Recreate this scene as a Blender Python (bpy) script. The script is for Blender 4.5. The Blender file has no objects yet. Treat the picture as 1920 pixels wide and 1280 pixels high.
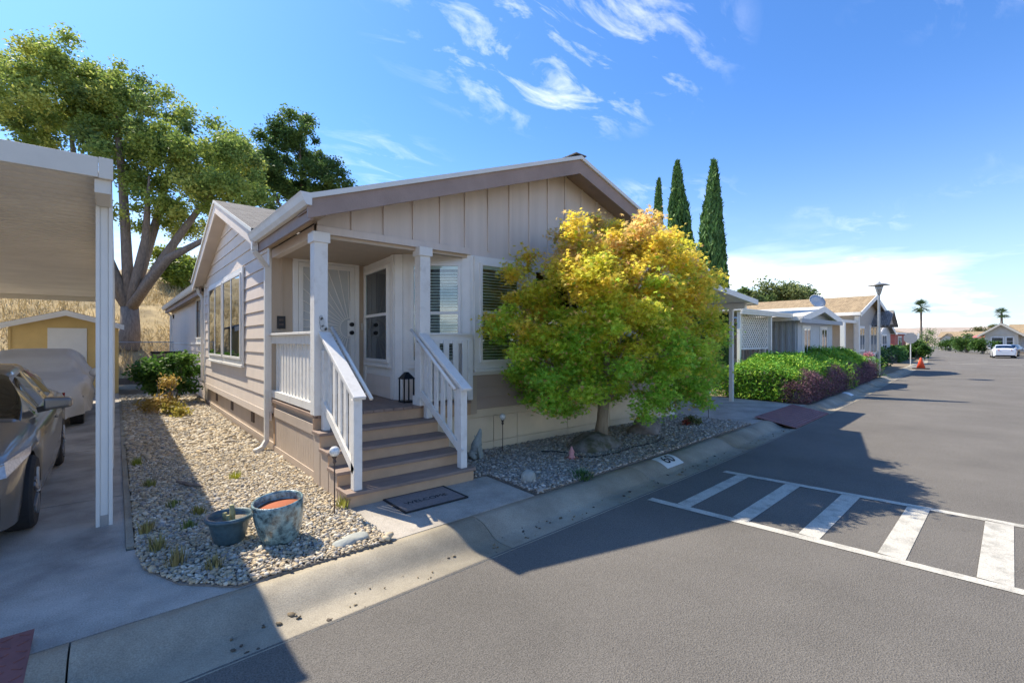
import bpy, bmesh, math, random
import numpy as np
from mathutils import Vector, Matrix
random.seed(7); rng=np.random.default_rng(7)
R=math.radians
sc=bpy.context.scene
col=sc.collection
# ------------------------------------------------------------------ camera
cam=bpy.data.cameras.new('camera'); camo=bpy.data.objects.new('camera',cam); col.objects.link(camo)
YAW=50.056
cam.sensor_width=36; cam.lens=886/1920*36; cam.clip_end=3000; cam.clip_start=.05
camo.location=(0,0,1.7); camo.rotation_euler=(R(90),0,R(YAW-90))
sc.camera=camo
# ------------------------------------------------------------------ sun / sky
SUN=Vector((-.245,.773,1.0)).normalized()       # towards the sun
elev=math.asin(SUN.z)
sl=bpy.data.lights.new('sun','SUN'); sl.energy=2.0; sl.angle=R(.55); sl.color=(1,.90,.73)
so=bpy.data.objects.new('sun',sl); col.objects.link(so); so.rotation_euler=SUN.to_track_quat('Z','Y').to_euler(); so.location=(0,0,30)
w=bpy.data.worlds.new('World'); sc.world=w; w.use_nodes=True
nt=w.node_tree; N=nt.nodes; L=nt.links; N.clear()
out=N.new('ShaderNodeOutputWorld'); bg=N.new('ShaderNodeBackground'); bg.inputs[1].default_value=.15
sky=N.new('ShaderNodeTexSky'); sky.sky_type='NISHITA'; sky.sun_disc=False; sky.sun_elevation=elev
sky.sun_rotation=math.atan2(SUN.x,SUN.y); sky.air_density=1.0; sky.dust_density=.6; sky.ozone_density=1.6
tc=N.new('ShaderNodeTexCoord'); sep=N.new('ShaderNodeSeparateXYZ'); L.new(tc.outputs['Generated'],sep.inputs[0])
def wm(op,a,b=None,clamp=False):
    n=N.new('ShaderNodeMath'); n.operation=op; n.use_clamp=clamp
    for i,x in enumerate((a,b)):
        if x is None: continue
        if isinstance(x,(int,float)): n.inputs[i].default_value=x
        else: L.new(x,n.inputs[i])
    return n.outputs[0]
zc=wm('MAXIMUM',wm('ADD',sep.outputs[2],.10),.05)
cx=wm('DIVIDE',sep.outputs[0],zc); cy=wm('DIVIDE',sep.outputs[1],zc)
cmb=N.new('ShaderNodeCombineXYZ'); L.new(cx,cmb.inputs[0]); L.new(cy,cmb.inputs[1])
def wnoise(scale,det,rough,dist,loc,sx=1,sy=1,rot=0):
    mp=N.new('ShaderNodeMapping'); mp.inputs['Location'].default_value=loc; mp.inputs['Scale'].default_value=(sx,sy,1); mp.inputs['Rotation'].default_value=(0,0,rot)
    L.new(cmb.outputs[0],mp.inputs[0]); n=N.new('ShaderNodeTexNoise'); n.inputs['Scale'].default_value=scale; n.inputs['Detail'].default_value=det
    n.inputs['Roughness'].default_value=rough; n.inputs['Distortion'].default_value=dist; L.new(mp.outputs[0],n.inputs['Vector']); return n.outputs[0]
big=wnoise(.9,2,.5,0,(3.1,1.7,0)); fine=wnoise(3.2,9,.62,.6,(0.3,.9,0),1,2.2,R(25))
dxy=wm('SQRT',wm('ADD',wm('POWER',wm('SUBTRACT',cx,.98),2.0),wm('POWER',wm('MULTIPLY',wm('SUBTRACT',cy,.95),1.25),2.0)))
bank=wm('MULTIPLY',wm('SUBTRACT',.62,dxy),2.6,True)          # the cirrus patch high over the street
cl=wm('MULTIPLY',wm('MAXIMUM',wm('MULTIPLY',wm('SUBTRACT',big,.56),3.5,True),bank),wm('MULTIPLY',wm('SUBTRACT',fine,.50),4.5,True),True)
# hazy bank near the horizon
hz=wm('MULTIPLY',wm('SUBTRACT',.24,sep.outputs[2]),4.5,True)
lowc=wnoise(1.1,6,.55,.3,(7.3,2.2,0),.5,.5)
hc=wm('MULTIPLY',hz,wm('MULTIPLY',wm('SUBTRACT',lowc,.44),3.6,True),True)
tot=wm('MINIMUM',wm('ADD',wm('MULTIPLY',cl,.30),wm('MULTIPLY',hc,.75)),.95)
hsv=N.new('ShaderNodeMixRGB'); hsv.blend_type='MULTIPLY'; hsv.inputs[0].default_value=1; L.new(sky.outputs[0],hsv.inputs[1]); hsv.inputs[2].default_value=(.165,.285,.435,1)
pale=wm('POWER',wm('SUBTRACT',1.0,wm('MULTIPLY',wm('MAXIMUM',sep.outputs[2],0.0),1.75),True),3.4)     # paler air towards the horizon
hmix=N.new('ShaderNodeMixRGB'); L.new(wm('MULTIPLY',pale,.85),hmix.inputs[0]); L.new(hsv.outputs[0],hmix.inputs[1]); hmix.inputs[2].default_value=(1.95,2.12,2.2,1)
mix=N.new('ShaderNodeMixRGB'); L.new(tot,mix.inputs[0]); L.new(hmix.outputs[0],mix.inputs[1]); mix.inputs[2].default_value=(6.4,6.0,5.3,1)
L.new(mix.outputs[0],bg.inputs[0]); L.new(bg.outputs[0],out.inputs[0])
sc.view_settings.view_transform='Standard'; sc.view_settings.look='None'; sc.view_settings.exposure=1.96; sc.view_settings.gamma=1
sc.view_settings.use_curve_mapping=False
sc.render.resolution_x=1024; sc.render.resolution_y=682
# ------------------------------------------------------------------ materials
def mat(name,c,rough=.75,var=.10,scale=6,bump=0,bscale=60,metal=0,spec=.4,stretch=(1,1,1),c2=None,thr=None,coat=0,fine=0):
    m=bpy.data.materials.new(name); m.use_nodes=True; t=m.node_tree; n=t.nodes; l=t.links
    b=n['Principled BSDF']; b.inputs['Roughness'].default_value=rough; b.inputs['Metallic'].default_value=metal
    b.inputs['Specular IOR Level'].default_value=spec; b.inputs['Coat Weight'].default_value=coat
    co=n.new('ShaderNodeTexCoord'); mp=n.new('ShaderNodeMapping'); mp.inputs['Scale'].default_value=stretch; l.new(co.outputs['Object'],mp.inputs[0])
    nz=n.new('ShaderNodeTexNoise'); nz.inputs['Scale'].default_value=scale; nz.inputs['Detail'].default_value=7; nz.inputs['Roughness'].default_value=.62; l.new(mp.outputs[0],nz.inputs['Vector'])
    rp=n.new('ShaderNodeValToRGB'); rp.color_ramp.elements[0].position=.3; rp.color_ramp.elements[1].position=.7
    lo=[max(0,x*(1-var)) for x in c]; hi=[min(1,x*(1+var)) for x in c]
    if c2: lo=c2; hi=c
    if thr: rp.color_ramp.elements[0].position=thr[0]; rp.color_ramp.elements[1].position=thr[1]
    rp.color_ramp.elements[0].color=(*lo,1); rp.color_ramp.elements[1].color=(*hi,1)
    l.new(nz.outputs[0],rp.inputs[0]); src=rp.outputs[0]
    if fine:
        n2=n.new('ShaderNodeTexNoise'); n2.inputs['Scale'].default_value=bscale; n2.inputs['Detail'].default_value=3; l.new(mp.outputs[0],n2.inputs['Vector'])
        mr=n.new('ShaderNodeMapRange'); mr.inputs[1].default_value=.3; mr.inputs[2].default_value=.7; mr.inputs[3].default_value=1-fine; mr.inputs[4].default_value=1+fine; l.new(n2.outputs[0],mr.inputs[0])
        vm=n.new('ShaderNodeVectorMath'); vm.operation='SCALE'; l.new(src,vm.inputs[0]); l.new(mr.outputs[0],vm.inputs['Scale']); src=vm.outputs[0]
    l.new(src,b.inputs['Base Color'])
    if bump:
        n3=n.new('ShaderNodeTexNoise'); n3.inputs['Scale'].default_value=bscale; n3.inputs['Detail'].default_value=4; l.new(mp.outputs[0],n3.inputs['Vector'])
        bp=n.new('ShaderNodeBump'); bp.inputs['Strength'].default_value=bump; bp.inputs['Distance'].default_value=.01; l.new(n3.outputs[0],bp.inputs['Height']); l.new(bp.outputs[0],b.inputs['Normal'])
    return m
def attrmat(name,rough=.6,trans=0,spec=.3):
    m=bpy.data.materials.new(name); m.use_nodes=True; t=m.node_tree; n=t.nodes; l=t.links
    b=n['Principled BSDF']; b.inputs['Roughness'].default_value=rough; b.inputs['Specular IOR Level'].default_value=spec
    a=n.new('ShaderNodeAttribute'); a.attribute_name='Col'; l.new(a.outputs['Color'],b.inputs['Base Color'])
    if trans:
        tr=n.new('ShaderNodeBsdfTranslucent'); mx=n.new('ShaderNodeMixShader'); mx.inputs[0].default_value=trans
        l.new(a.outputs['Color'],tr.inputs['Color']); l.new(b.outputs[0],mx.inputs[1]); l.new(tr.outputs[0],mx.inputs[2]); l.new(mx.outputs[0],n['Material Output'].inputs[0])
    return m
def glassmat(name,tint,rough=.02,alpha=.35):
    m=bpy.data.materials.new(name); m.use_nodes=True; t=m.node_tree; n=t.nodes; l=t.links; n.remove(n['Principled BSDF'])
    tr=n.new('ShaderNodeBsdfTransparent'); tr.inputs[0].default_value=(*tint,1)
    gl=n.new('ShaderNodeBsdfGlossy'); gl.inputs['Roughness'].default_value=rough; gl.inputs[0].default_value=(.9,.95,1,1)
    lw=n.new('ShaderNodeFresnel'); lw.inputs[0].default_value=1.5
    mr=n.new('ShaderNodeMapRange'); mr.inputs[1].default_value=0; mr.inputs[2].default_value=1; mr.inputs[3].default_value=alpha*.35; mr.inputs[4].default_value=1; l.new(lw.outputs[0],mr.inputs[0])
    mx=n.new('ShaderNodeMixShader'); l.new(mr.outputs[0],mx.inputs[0]); l.new(tr.outputs[0],mx.inputs[1]); l.new(gl.outputs[0],mx.inputs[2]); l.new(mx.outputs[0],n['Material Output'].inputs[0])
    return m
def shinglemat(name,c,sx=3.2,sy=7):
    m=mat(name,c,.9,.2,3,.5,120)
    n=m.node_tree.nodes; l=m.node_tree.links; b=n['Principled BSDF']; src=b.inputs['Base Color'].links[0].from_socket
    co=n.new('ShaderNodeTexCoord'); br=n.new('ShaderNodeTexBrick'); br.inputs['Scale'].default_value=sx; br.inputs['Color1'].default_value=(1,1,1,1); br.inputs['Color2'].default_value=(.72,.7,.68,1); br.inputs['Mortar'].default_value=(.3,.3,.3,1)
    br.inputs['Mortar Size'].default_value=.02; br.inputs['Row Height'].default_value=.3; br.inputs['Brick Width'].default_value=.8
    l.new(co.outputs['Object'],br.inputs['Vector']); mu=n.new('ShaderNodeMixRGB'); mu.blend_type='MULTIPLY'; mu.inputs[0].default_value=1
    l.new(src,mu.inputs[1]); l.new(br.outputs[0],mu.inputs[2]); l.new(mu.outputs[0],b.inputs['Base Color']); return m
MT=dict(
 asphalt=mat('asphalt',(.160,.147,.129),.93,.15,.6,1.0,112,spec=.2,fine=.36),
 concrete=mat('concrete',(.40,.36,.305),.9,.30,1.9,.45,110,fine=.2),
 drive=mat('driveway_concrete',(.40,.36,.305),.9,.36,1.6,.45,110,fine=.22),
 kerb=mat('kerb_concrete',(.33,.29,.22),.9,.26,1.9,.5,120,fine=.22),
 paint=mat('road_paint',(.53,.50,.43),.85,.0,7,.5,110,c2=(.36,.34,.29),thr=(.34,.52),fine=.22),
 soil=mat('soil',(.22,.17,.11),.95,.25,2,.5,40),
 bedsoil=mat('bed_soil',(.20,.175,.145),.95,.35,30,.8,60),
 dry=mat('dry_grass',(.52,.39,.20),.95,.0,.6,.8,25,c2=(.25,.19,.10),thr=(.36,.62)),
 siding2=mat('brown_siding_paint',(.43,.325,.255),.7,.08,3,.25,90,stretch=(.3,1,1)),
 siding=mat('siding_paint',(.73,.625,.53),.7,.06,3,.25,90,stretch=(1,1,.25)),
 gable=mat('gable_siding',(.68,.59,.515),.75,.08,2.5,.3,110,stretch=(3,3,.15)),
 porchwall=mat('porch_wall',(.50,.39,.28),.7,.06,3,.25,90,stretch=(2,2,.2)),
 fascia=mat('fascia_paint',(.33,.245,.205),.7,.12,3,.25,60),
 skirt=mat('skirt_paint',(.70,.575,.41),.75,.09,2,.3,90),
 sskirt=mat('side_skirt_paint',(.50,.41,.33),.75,.09,2,.3,90),
 white=mat('white_paint',(.80,.77,.71),.55,.05,4,.12,60),
 whitew=mat('worn_white_paint',(.79,.76,.70),.6,.0,7,.25,50,c2=(.68,.645,.58),thr=(.30,.48)),
 deck=mat('deck_board',(.30,.21,.16),.7,.16,3,.3,60,stretch=(4,1,4)),
 tread=mat('tread_board',(.28,.205,.165),.65,.16,3,.3,60,stretch=(1,4,4)),
 riser=mat('riser_board',(.54,.355,.215),.7,.12,3,.2,60),
 gutter=mat('gutter_metal',(.70,.69,.65),.45,.08,5,0),
 shingle=shinglemat('shingles',(.20,.185,.165)),
 shingle_tan=shinglemat('tan_shingles',(.42,.31,.18)),
 shingle_grey=shinglemat('grey_shingles',(.30,.29,.28)),
 alu=mat('white_aluminium',(.72,.71,.66),.45,.06,2,0),
 alu_c=mat('cream_aluminium',(.66,.63,.55),.5,.06,2,0),
 ribs=mat('carport_sheet',(.80,.76,.67),.55,.10,1.2,0),
 black=mat('black_metal',(.012,.012,.014),.35,.1,8,0,metal=.3),
 rubber=mat('rubber',(.025,.025,.026),.8,.15,12,.3,80),
 dark=mat('dark_interior',(.02,.022,.024),.9,.1,3,0),
 blind=mat('blind_slat',(.86,.87,.84),.6,.05,4,0),
 screen=mat('door_screen',(.56,.56,.54),.75,.05,60,.3,900),
 glass=glassmat('window_glass',(.90,.95,.92),.02,.2),
 glassd=glassmat('dark_glass',(.28,.34,.34),.02,.6),
 carglass=glassmat('car_glass',(.30,.42,.40),.01,.12),
 carpaint=mat('car_paint_grey',(.17,.165,.155),.32,.04,20,0,metal=.5,spec=.5,coat=.8),
 whitecar=mat('car_paint_white',(.72,.74,.78),.25,.03,20,0,coat=.8),
 darkcar=mat('car_paint_dark',(.05,.055,.065),.25,.03,20,0,coat=.8),
 chrome=mat('chrome',(.75,.75,.75),.15,.03,20,0,metal=1),
 lampglass=mat('lamp_lens',(.42,.43,.44),.08,.25,40,0,spec=.9,coat=1),
 redlens=mat('red_lens',(.45,.02,.02),.15,.1,20,0,coat=1),
 cover=mat('car_cover_cloth',(.60,.59,.57),.6,.07,3,.15,40,spec=.35),
 rim=mat('wheel_alloy',(.45,.45,.46),.35,.05,20,0,metal=.8),
 plate=mat('rusty_red_plate',(.24,.10,.092),.6,.25,5,.3,40,metal=.2),
 bark=mat('bark',(.23,.185,.15),.95,.35,5,.9,25,stretch=(3,3,.8)),
 maplebark=mat('maple_bark',(.34,.275,.20),.9,.22,9,.7,40,stretch=(3,3,.7)),
 rock=mat('rock',(.25,.22,.20),.9,.35,5,.8,30),
 rockw=mat('pale_rock',(.36,.37,.33),.85,.2,7,.5,30),
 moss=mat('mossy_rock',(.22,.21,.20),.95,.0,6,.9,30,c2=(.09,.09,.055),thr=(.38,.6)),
 statue=mat('statue_stone',(.30,.33,.31),.85,.22,16,.5,50),
 pot=mat('glazed_pot',(.27,.40,.40),.25,.0,17,.4,35,c2=(.03,.055,.065),thr=(.36,.60),coat=.8,spec=.6),
 pot2=mat('blue_pot',(.06,.11,.135),.4,.25,25,.3,60,coat=.4),
 terra=mat('terracotta',(.36,.105,.045),.85,.15,10,.2,50),
 cactus=mat('cactus_skin',(.36,.33,.17),.8,.3,20,.5,60),
 iron=mat('rusted_iron',(.10,.07,.055),.8,.25,30,.3,90),
 globe=mat('clear_globe',(.72,.72,.68),.06,.25,50,.3,60,spec=.9,coat=1),
 mat_=mat('doormat_fibre',(.25,.215,.20),.95,.18,40,.7,200),
 ink=mat('black_ink',(.02,.02,.02),.9,.2,30,0),
 yellow=mat('yellow_shed_paint',(.66,.48,.20),.75,.07,3,.2,60),
 whitedoor=mat('shed_door_white',(.74,.76,.76),.6,.04,3,0),
 wood=mat('weathered_fence_wood',(.20,.155,.125),.9,.25,4,.5,60,stretch=(6,6,.6)),
 steel=mat('galvanised_steel',(.38,.39,.39),.45,.1,10,0,metal=.6),
 grey=mat('pale_grey_siding',(.50,.52,.53),.65,.06,3,0),
 greyd=mat('grey_corrugated',(.34,.37,.40),.6,.06,3,0),
 tan=mat('tan_siding',(.50,.44,.37),.7,.06,3,0),
 red=mat('red_siding',(.42,.115,.09),.7,.08,3,0),
 cream=mat('cream_siding',(.60,.56,.48),.7,.06,3,0),
 orange=mat('cone_orange',(.85,.09,.03),.5,.05,3,0),
 pink=mat('pink_petals',(.62,.30,.30),.7,.2,20,0),
 umbrella=mat('umbrella_red',(.45,.13,.13),.8,.08,4,0),
 hose=mat('black_hose',(.012,.012,.012),.6,.1,5,0),
 wall=mat('block_wall',(.38,.31,.25),.9,.10,.4,0),
 leaf=attrmat('leaf',.55,.45), mleaf=attrmat('maple_leaf',.5,.6), needle=attrmat('needle_foliage',.65,.12), pebble=attrmat('pebble',.75,0,.35), grass=attrmat('grass_blade',.8,.25),
)
# ------------------------------------------------------------------ builders
ORIG={}
def org(p): return ORIG[p.name] if p else Vector((0,0,0))
def tag(o,label=None,cat=None,group=None,kind=None):
    for k,v in (('label',label),('category',cat),('group',group),('kind',kind)):
        if v: o[k]=v
    return o
def root(name,label,cat,loc,group=None):
    o=bpy.data.objects.new(name,None); col.objects.link(o); o.location=loc; o.empty_display_size=.2; ORIG[o.name]=Vector(loc)
    return tag(o,label,cat,group)
def link(o,parent):
    col.objects.link(o)
    if parent: o.parent=parent
    ORIG[o.name]=org(parent).copy(); return o
class MB:
    def __init__(s,o=None,d=None):
        s.v=[]; s.f=[]; s.fr=None
        if o is not None:
            dx,dy=Vector(d).normalized() if len(d)==2 else d[:2]; s.fr=(o[0],o[1],dx,dy)
    def P(s,a,n,z):
        if s.fr is None: return (a,n,z)
        ox,oy,dx,dy=s.fr; return (ox+dx*a+dy*n,oy+dy*a-dx*n,z)
    def add(s,vs,fs):
        k=len(s.v); s.v+=[s.P(*p) for p in vs]; s.f+=[tuple(i+k for i in f) for f in fs]; return s
    def box(s,a0,a1,b0,b1,z0,z1):
        return s.add([(a,b,z) for z in (z0,z1) for b in (b0,b1) for a in (a0,a1)],[(0,2,3,1),(4,5,7,6),(0,1,5,4),(2,6,7,3),(0,4,6,2),(1,3,7,5)])
    def ring(s,a0,a1,z0,z1,wd,n0,n1):
        s.box(a0,a1,n0,n1,z0,z0+wd); s.box(a0,a1,n0,n1,z1-wd,z1); s.box(a0,a0+wd,n0,n1,z0+wd,z1-wd); s.box(a1-wd,a1,n0,n1,z0+wd,z1-wd); return s
    def prism(s,pts,ax,a,b):
        n=len(pts); f={'x':lambda p,c:(c,p[0],p[1]),'y':lambda p,c:(p[0],c,p[1]),'z':lambda p,c:(p[0],p[1],c)}[ax]
        return s.add([f(p,a) for p in pts]+[f(p,b) for p in pts],[tuple(range(n)),tuple(range(2*n-1,n-1,-1))]+[(i,i+n,(i+1)%n+n,(i+1)%n) for i in range(n)])
    def bar(s,p,q,w_,h,up=(0,0,1)):
        p=Vector(p);q=Vector(q); d=(q-p).normalized(); x=d.cross(Vector(up)).normalized(); y=x.cross(d)
        vs=[tuple(c+x*a*w_/2+y*b*h/2) for c in (p,q) for b in (-1,1) for a in (-1,1)]
        return s.add(vs,[(0,2,3,1),(4,5,7,6),(0,1,5,4),(2,6,7,3),(0,4,6,2),(1,3,7,5)])
    def tube(s,pts,r,n=8):
        pts=[Vector(p) for p in pts]; m=len(pts); rs=r if isinstance(r,(list,tuple)) else [r]*m; vs=[]; fs=[]; x=None
        for i,p in enumerate(pts):
            d=(pts[min(i+1,m-1)]-pts[max(i-1,0)]).normalized()
            if x is None: x=d.orthogonal().normalized()
            x=(x-d*x.dot(d)).normalized(); y=d.cross(x)
            vs+=[tuple(p+(x*math.cos(6.2832*k/n)+y*math.sin(6.2832*k/n))*rs[i]) for k in range(n)]
        for i in range(m-1):
            fs+=[(i*n+k,i*n+(k+1)%n,(i+1)*n+(k+1)%n,(i+1)*n+k) for k in range(n)]
        fs+=[tuple(range(n-1,-1,-1)),tuple(range((m-1)*n,m*n))]
        return s.add(vs,fs)
    def lathe(s,prof,c,n=24):
        vs=[];fs=[];m=len(prof)
        for r,z in prof: vs+=[(c[0]+r*math.cos(6.2832*k/n),c[1]+r*math.sin(6.2832*k/n),c[2]+z) for k in range(n)]
        for i in range(m-1): fs+=[(i*n+k,i*n+(k+1)%n,(i+1)*n+(k+1)%n,(i+1)*n+k) for k in range(n)]
        fs+=[tuple(range(n-1,-1,-1)),tuple(range((m-1)*n,m*n))]
        return s.add(vs,fs)
    def build(s,name,m,parent=None,bevel=0,smooth=False,keepn=False):
        o_=org(parent); me=bpy.data.meshes.new(name)
        me.from_pydata([(x-o_.x,y-o_.y,z-o_.z) for x,y,z in s.v],[],s.f); 
        if not keepn:
            bm=bmesh.new(); bm.from_mesh(me); bmesh.ops.recalc_face_normals(bm,faces=bm.faces); bm.to_mesh(me); bm.free()
        me.materials.append(MT[m] if isinstance(m,str) else m)
        if smooth: me.polygons.foreach_set('use_smooth',[True]*len(me.polygons))
        o=bpy.data.objects.new(name,me); link(o,parent)
        if bevel:
            b=o.modifiers.new('bevel','BEVEL'); b.width=bevel; b.segments=2; b.limit_method='ANGLE'
        return o
def top(o,label,cat,group=None): return tag(o,label,cat,group)
def npmesh(name,V,F,m,parent=None,C=None,smooth=False,kind=None):
    V=np.asarray(V,dtype=np.float32)-np.array(org(parent),dtype=np.float32); F=np.asarray(F,dtype=np.int32); k=F.shape[1]; me=bpy.data.meshes.new(name)
    me.vertices.add(len(V)); me.vertices.foreach_set('co',V.ravel()); me.loops.add(F.size); me.loops.foreach_set('vertex_index',F.ravel())
    me.polygons.add(len(F)); me.polygons.foreach_set('loop_start',np.arange(0,F.size,k,dtype=np.int32)); me.polygons.foreach_set('loop_total',np.full(len(F),k,dtype=np.int32))
    if smooth: me.polygons.foreach_set('use_smooth',np.ones(len(F),dtype=bool))
    if C is not None:
        a=me.color_attributes.new('Col','FLOAT_COLOR','POINT'); C4=np.ones((len(V),4),dtype=np.float32); C4[:,:3]=C; a.data.foreach_set('color',C4.ravel())
    me.update(calc_edges=True); me.validate(); me.materials.append(MT[m]); o=bpy.data.objects.new(name,me); link(o,parent)
    if kind: o['kind']=kind
    return o
def randrot(n,tilt=1.0):
    a=rng.uniform(0,6.2832,n); b=rng.normal(0,tilt,n); c=rng.normal(0,tilt,n)
    ca,sa,cb,sb,cc,s_=np.cos(a),np.sin(a),np.cos(b),np.sin(b),np.cos(c),np.sin(c)
    Z=np.zeros(n); O=np.ones(n)
    Rz=np.stack([ca,-sa,Z,sa,ca,Z,Z,Z,O],1).reshape(n,3,3); Rx=np.stack([O,Z,Z,Z,cb,-sb,Z,sb,cb],1).reshape(n,3,3); Ry=np.stack([cc,Z,s_,Z,O,Z,-s_,Z,cc],1).reshape(n,3,3)
    return Ry@Rx@Rz
def scatter(tv,tf,P,S,Rm,C):
    tv=np.asarray(tv,float); n=len(P); k=len(tv)
    V=(np.einsum('nij,kj->nki',Rm,tv)*S[:,None,None]+P[:,None,:]).reshape(-1,3)
    F=(np.asarray(tf)[None]+np.arange(n)[:,None,None]*k).reshape(-1,len(tf[0])); return V,F,np.repeat(C,k,0)
ICO_V=[];t_=(1+5**.5)/2
for a,b in ((-1,t_),(1,t_),(-1,-t_),(1,-t_)): ICO_V.append((a,b,0))
for a,b in ((-1,t_),(1,t_),(-1,-t_),(1,-t_)): ICO_V.append((0,a,b))
for a,b in ((t_,-1),(t_,1),(-t_,-1),(-t_,1)): ICO_V.append((a,0,b))
ICO_V=np.array(ICO_V)/np.linalg.norm(ICO_V[0])
ICO_F=[(0,11,5),(0,5,1),(0,1,7),(0,7,10),(0,10,11),(1,5,9),(5,11,4),(11,10,2),(10,7,6),(7,1,8),(3,9,4),(3,4,2),(3,2,6),(3,6,8),(3,8,9),(4,9,5),(2,4,11),(6,2,10),(8,6,7),(9,8,1)]
LEAF4=[(-.0,-.5,0),(.28,0,.06),(0,.5,0),(-.28,0,.06)]
MAPLE=[]
for k in range(5):
    a=R(90+(k-2)*62); ln=(.5,.56,.62,.56,.5)[k] if k in(1,2,3) else .42
    MAPLE.append((ln*math.cos(a),ln*math.sin(a),-.06)); a2=a+R(31); MAPLE.append((.17*math.cos(a2),.17*math.sin(a2),.02))
LEAF_M=MAPLE
def rockmesh(name,m,c,r,parent=None,seed=0,sub=3):
    bm=bmesh.new(); bmesh.ops.create_icosphere(bm,subdivisions=sub,radius=1); rr=random.Random(seed); ph=[(rr.uniform(0,6),rr.uniform(1.2,3.4),Vector((rr.uniform(-1,1),rr.uniform(-1,1),rr.uniform(-1,1)))) for _ in range(7)]
    for v in bm.verts:
        d=1+sum(.07*math.sin(f*v.co.dot(k)*2+p) for p,f,k in ph); v.co=Vector((v.co.x*r[0]*d,v.co.y*r[1]*d,v.co.z*r[2]*d))+Vector(c)-org(parent)
    me=bpy.data.meshes.new(name); bm.to_mesh(me); bm.free(); me.materials.append(MT[m]); me.polygons.foreach_set('use_smooth',[True]*len(me.polygons))
    return link(bpy.data.objects.new(name,me),parent)
def textmesh(name,txt,m,parent,loc,size,rot,ext=.002):
    cu=bpy.data.curves.new(name,'FONT'); cu.body=txt; cu.size=size; cu.extrude=ext; cu.align_x='CENTER'; cu.align_y='CENTER'
    tmp=bpy.data.objects.new('tmp',cu); col.objects.link(tmp); bpy.context.view_layer.update()
    me=bpy.data.meshes.new_from_object(tmp.evaluated_get(bpy.context.evaluated_depsgraph_get())); col.objects.unlink(tmp); bpy.data.objects.remove(tmp)
    me.name=name; me.materials.clear(); me.materials.append(MT[m]); o=bpy.data.objects.new(name,me); link(o,parent)
    o.location=Vector(loc)-org(parent); o.rotation_euler=rot; return o
# ------------------------------------------------------------------ road, kerb, ground
kx=np.array([-40,-10,.85,2.49,6.5,13.35,20,28,32,52.5,95,139,260]); ky=np.array([1.3,2.55,3.04,3.11,3.335,3.89,4.5,5.42,5.75,8.0,14.5,21.8,42])
xs_d=np.arange(-45,262,.5); yd=np.interp(xs_d,kx,ky); ker=np.exp(-.5*(np.arange(-8,9)/4.)**2); ker/=ker.sum(); yd=np.convolve(np.pad(yd,8,'edge'),ker,'valid')
def YL(x): return float(np.interp(x,xs_d,yd))
def strip(fa,fb,xs,za,zb):
    v=[];f=[]
    for i,x in enumerate(xs):
        v+=[(x,fa(x),za),(x,fb(x),zb)]
        if i: f.append((2*i-2,2*i,2*i+1,2*i-1))
    m=MB(); m.add(v,f); return m
XS=list(np.arange(-40,60,1.5))+list(range(60,262,5))
g=MB(); g.add([(-400,-500,-.22),(900,-500,-.22),(900,700,-.22),(-400,700,-.22)],[(0,1,2,3)]); tag(g.build('ground','soil'),kind='structure')
road=tag(strip(lambda x:YL(x)-9.5,lambda x:YL(x)+.03,XS,-.10,-.10).build('road','asphalt'),kind='structure')
lot=strip(lambda x:YL(x)+.64,lambda x:60+YL(x),XS,-.03,-.03); tag(lot.build('lot_ground','soil'),kind='structure')
lot2=strip(lambda x:YL(x)-70,lambda x:YL(x)-10.1,XS,-.02,-.02); tag(lot2.build('lot_ground_across_street','soil'),kind='structure')
kp=[(0,-.098),(.06,-.108),(.14,-.115),(.22,-.117),(.27,-.113),(.31,-.10),(.36,-.074),(.41,-.047),(.46,-.024),(.51,-.009),(.57,-.002),(.66,0)]
def kerbseg(x0,x1,sgn=1,off=0):
    n=max(2,int((x1-x0)/1.0)+1); xs=np.linspace(x0,x1,n); v=[];f=[];k=len(kp)
    for x in xs:
        y=YL(x)+off; v+=[(x,y+sgn*p,z) for p,z in kp]+[(x,y+sgn*.66,-.2),(x,y,-.2)]
    k+=2
    for i in range(n-1):
        f+=[(i*k+j,(i+1)*k+j,(i+1)*k+(j+1)%k,i*k+(j+1)%k) for j in range(k)]
    f+=[tuple(range(k)),tuple(range((n-1)*k,n*k))[::-1]]
    m=MB(); m.add(v,f); return m
def kseg(o):
    for p in o.data.polygons: p.use_smooth=abs(p.normal.x)<.8
    return o
kerb=kerbseg(60,260).build('kerb','kerb',smooth=False); tag(kerb,kind='structure')
kj=[-40,-20,-9,-6,-3.1,-.2,2.66,5.35,8.1,11,14,17,20,23,26,29,32,36,40,45,50,60]
for a,b in zip(kj[:-1],kj[1:]): kseg(kerbseg(a+.005,b-.005).build('kerb_segment','kerb',kerb))
tag(kerbseg(-40,260,-1,-9.5).build('far_side_kerb','kerb'),kind='structure')
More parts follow.
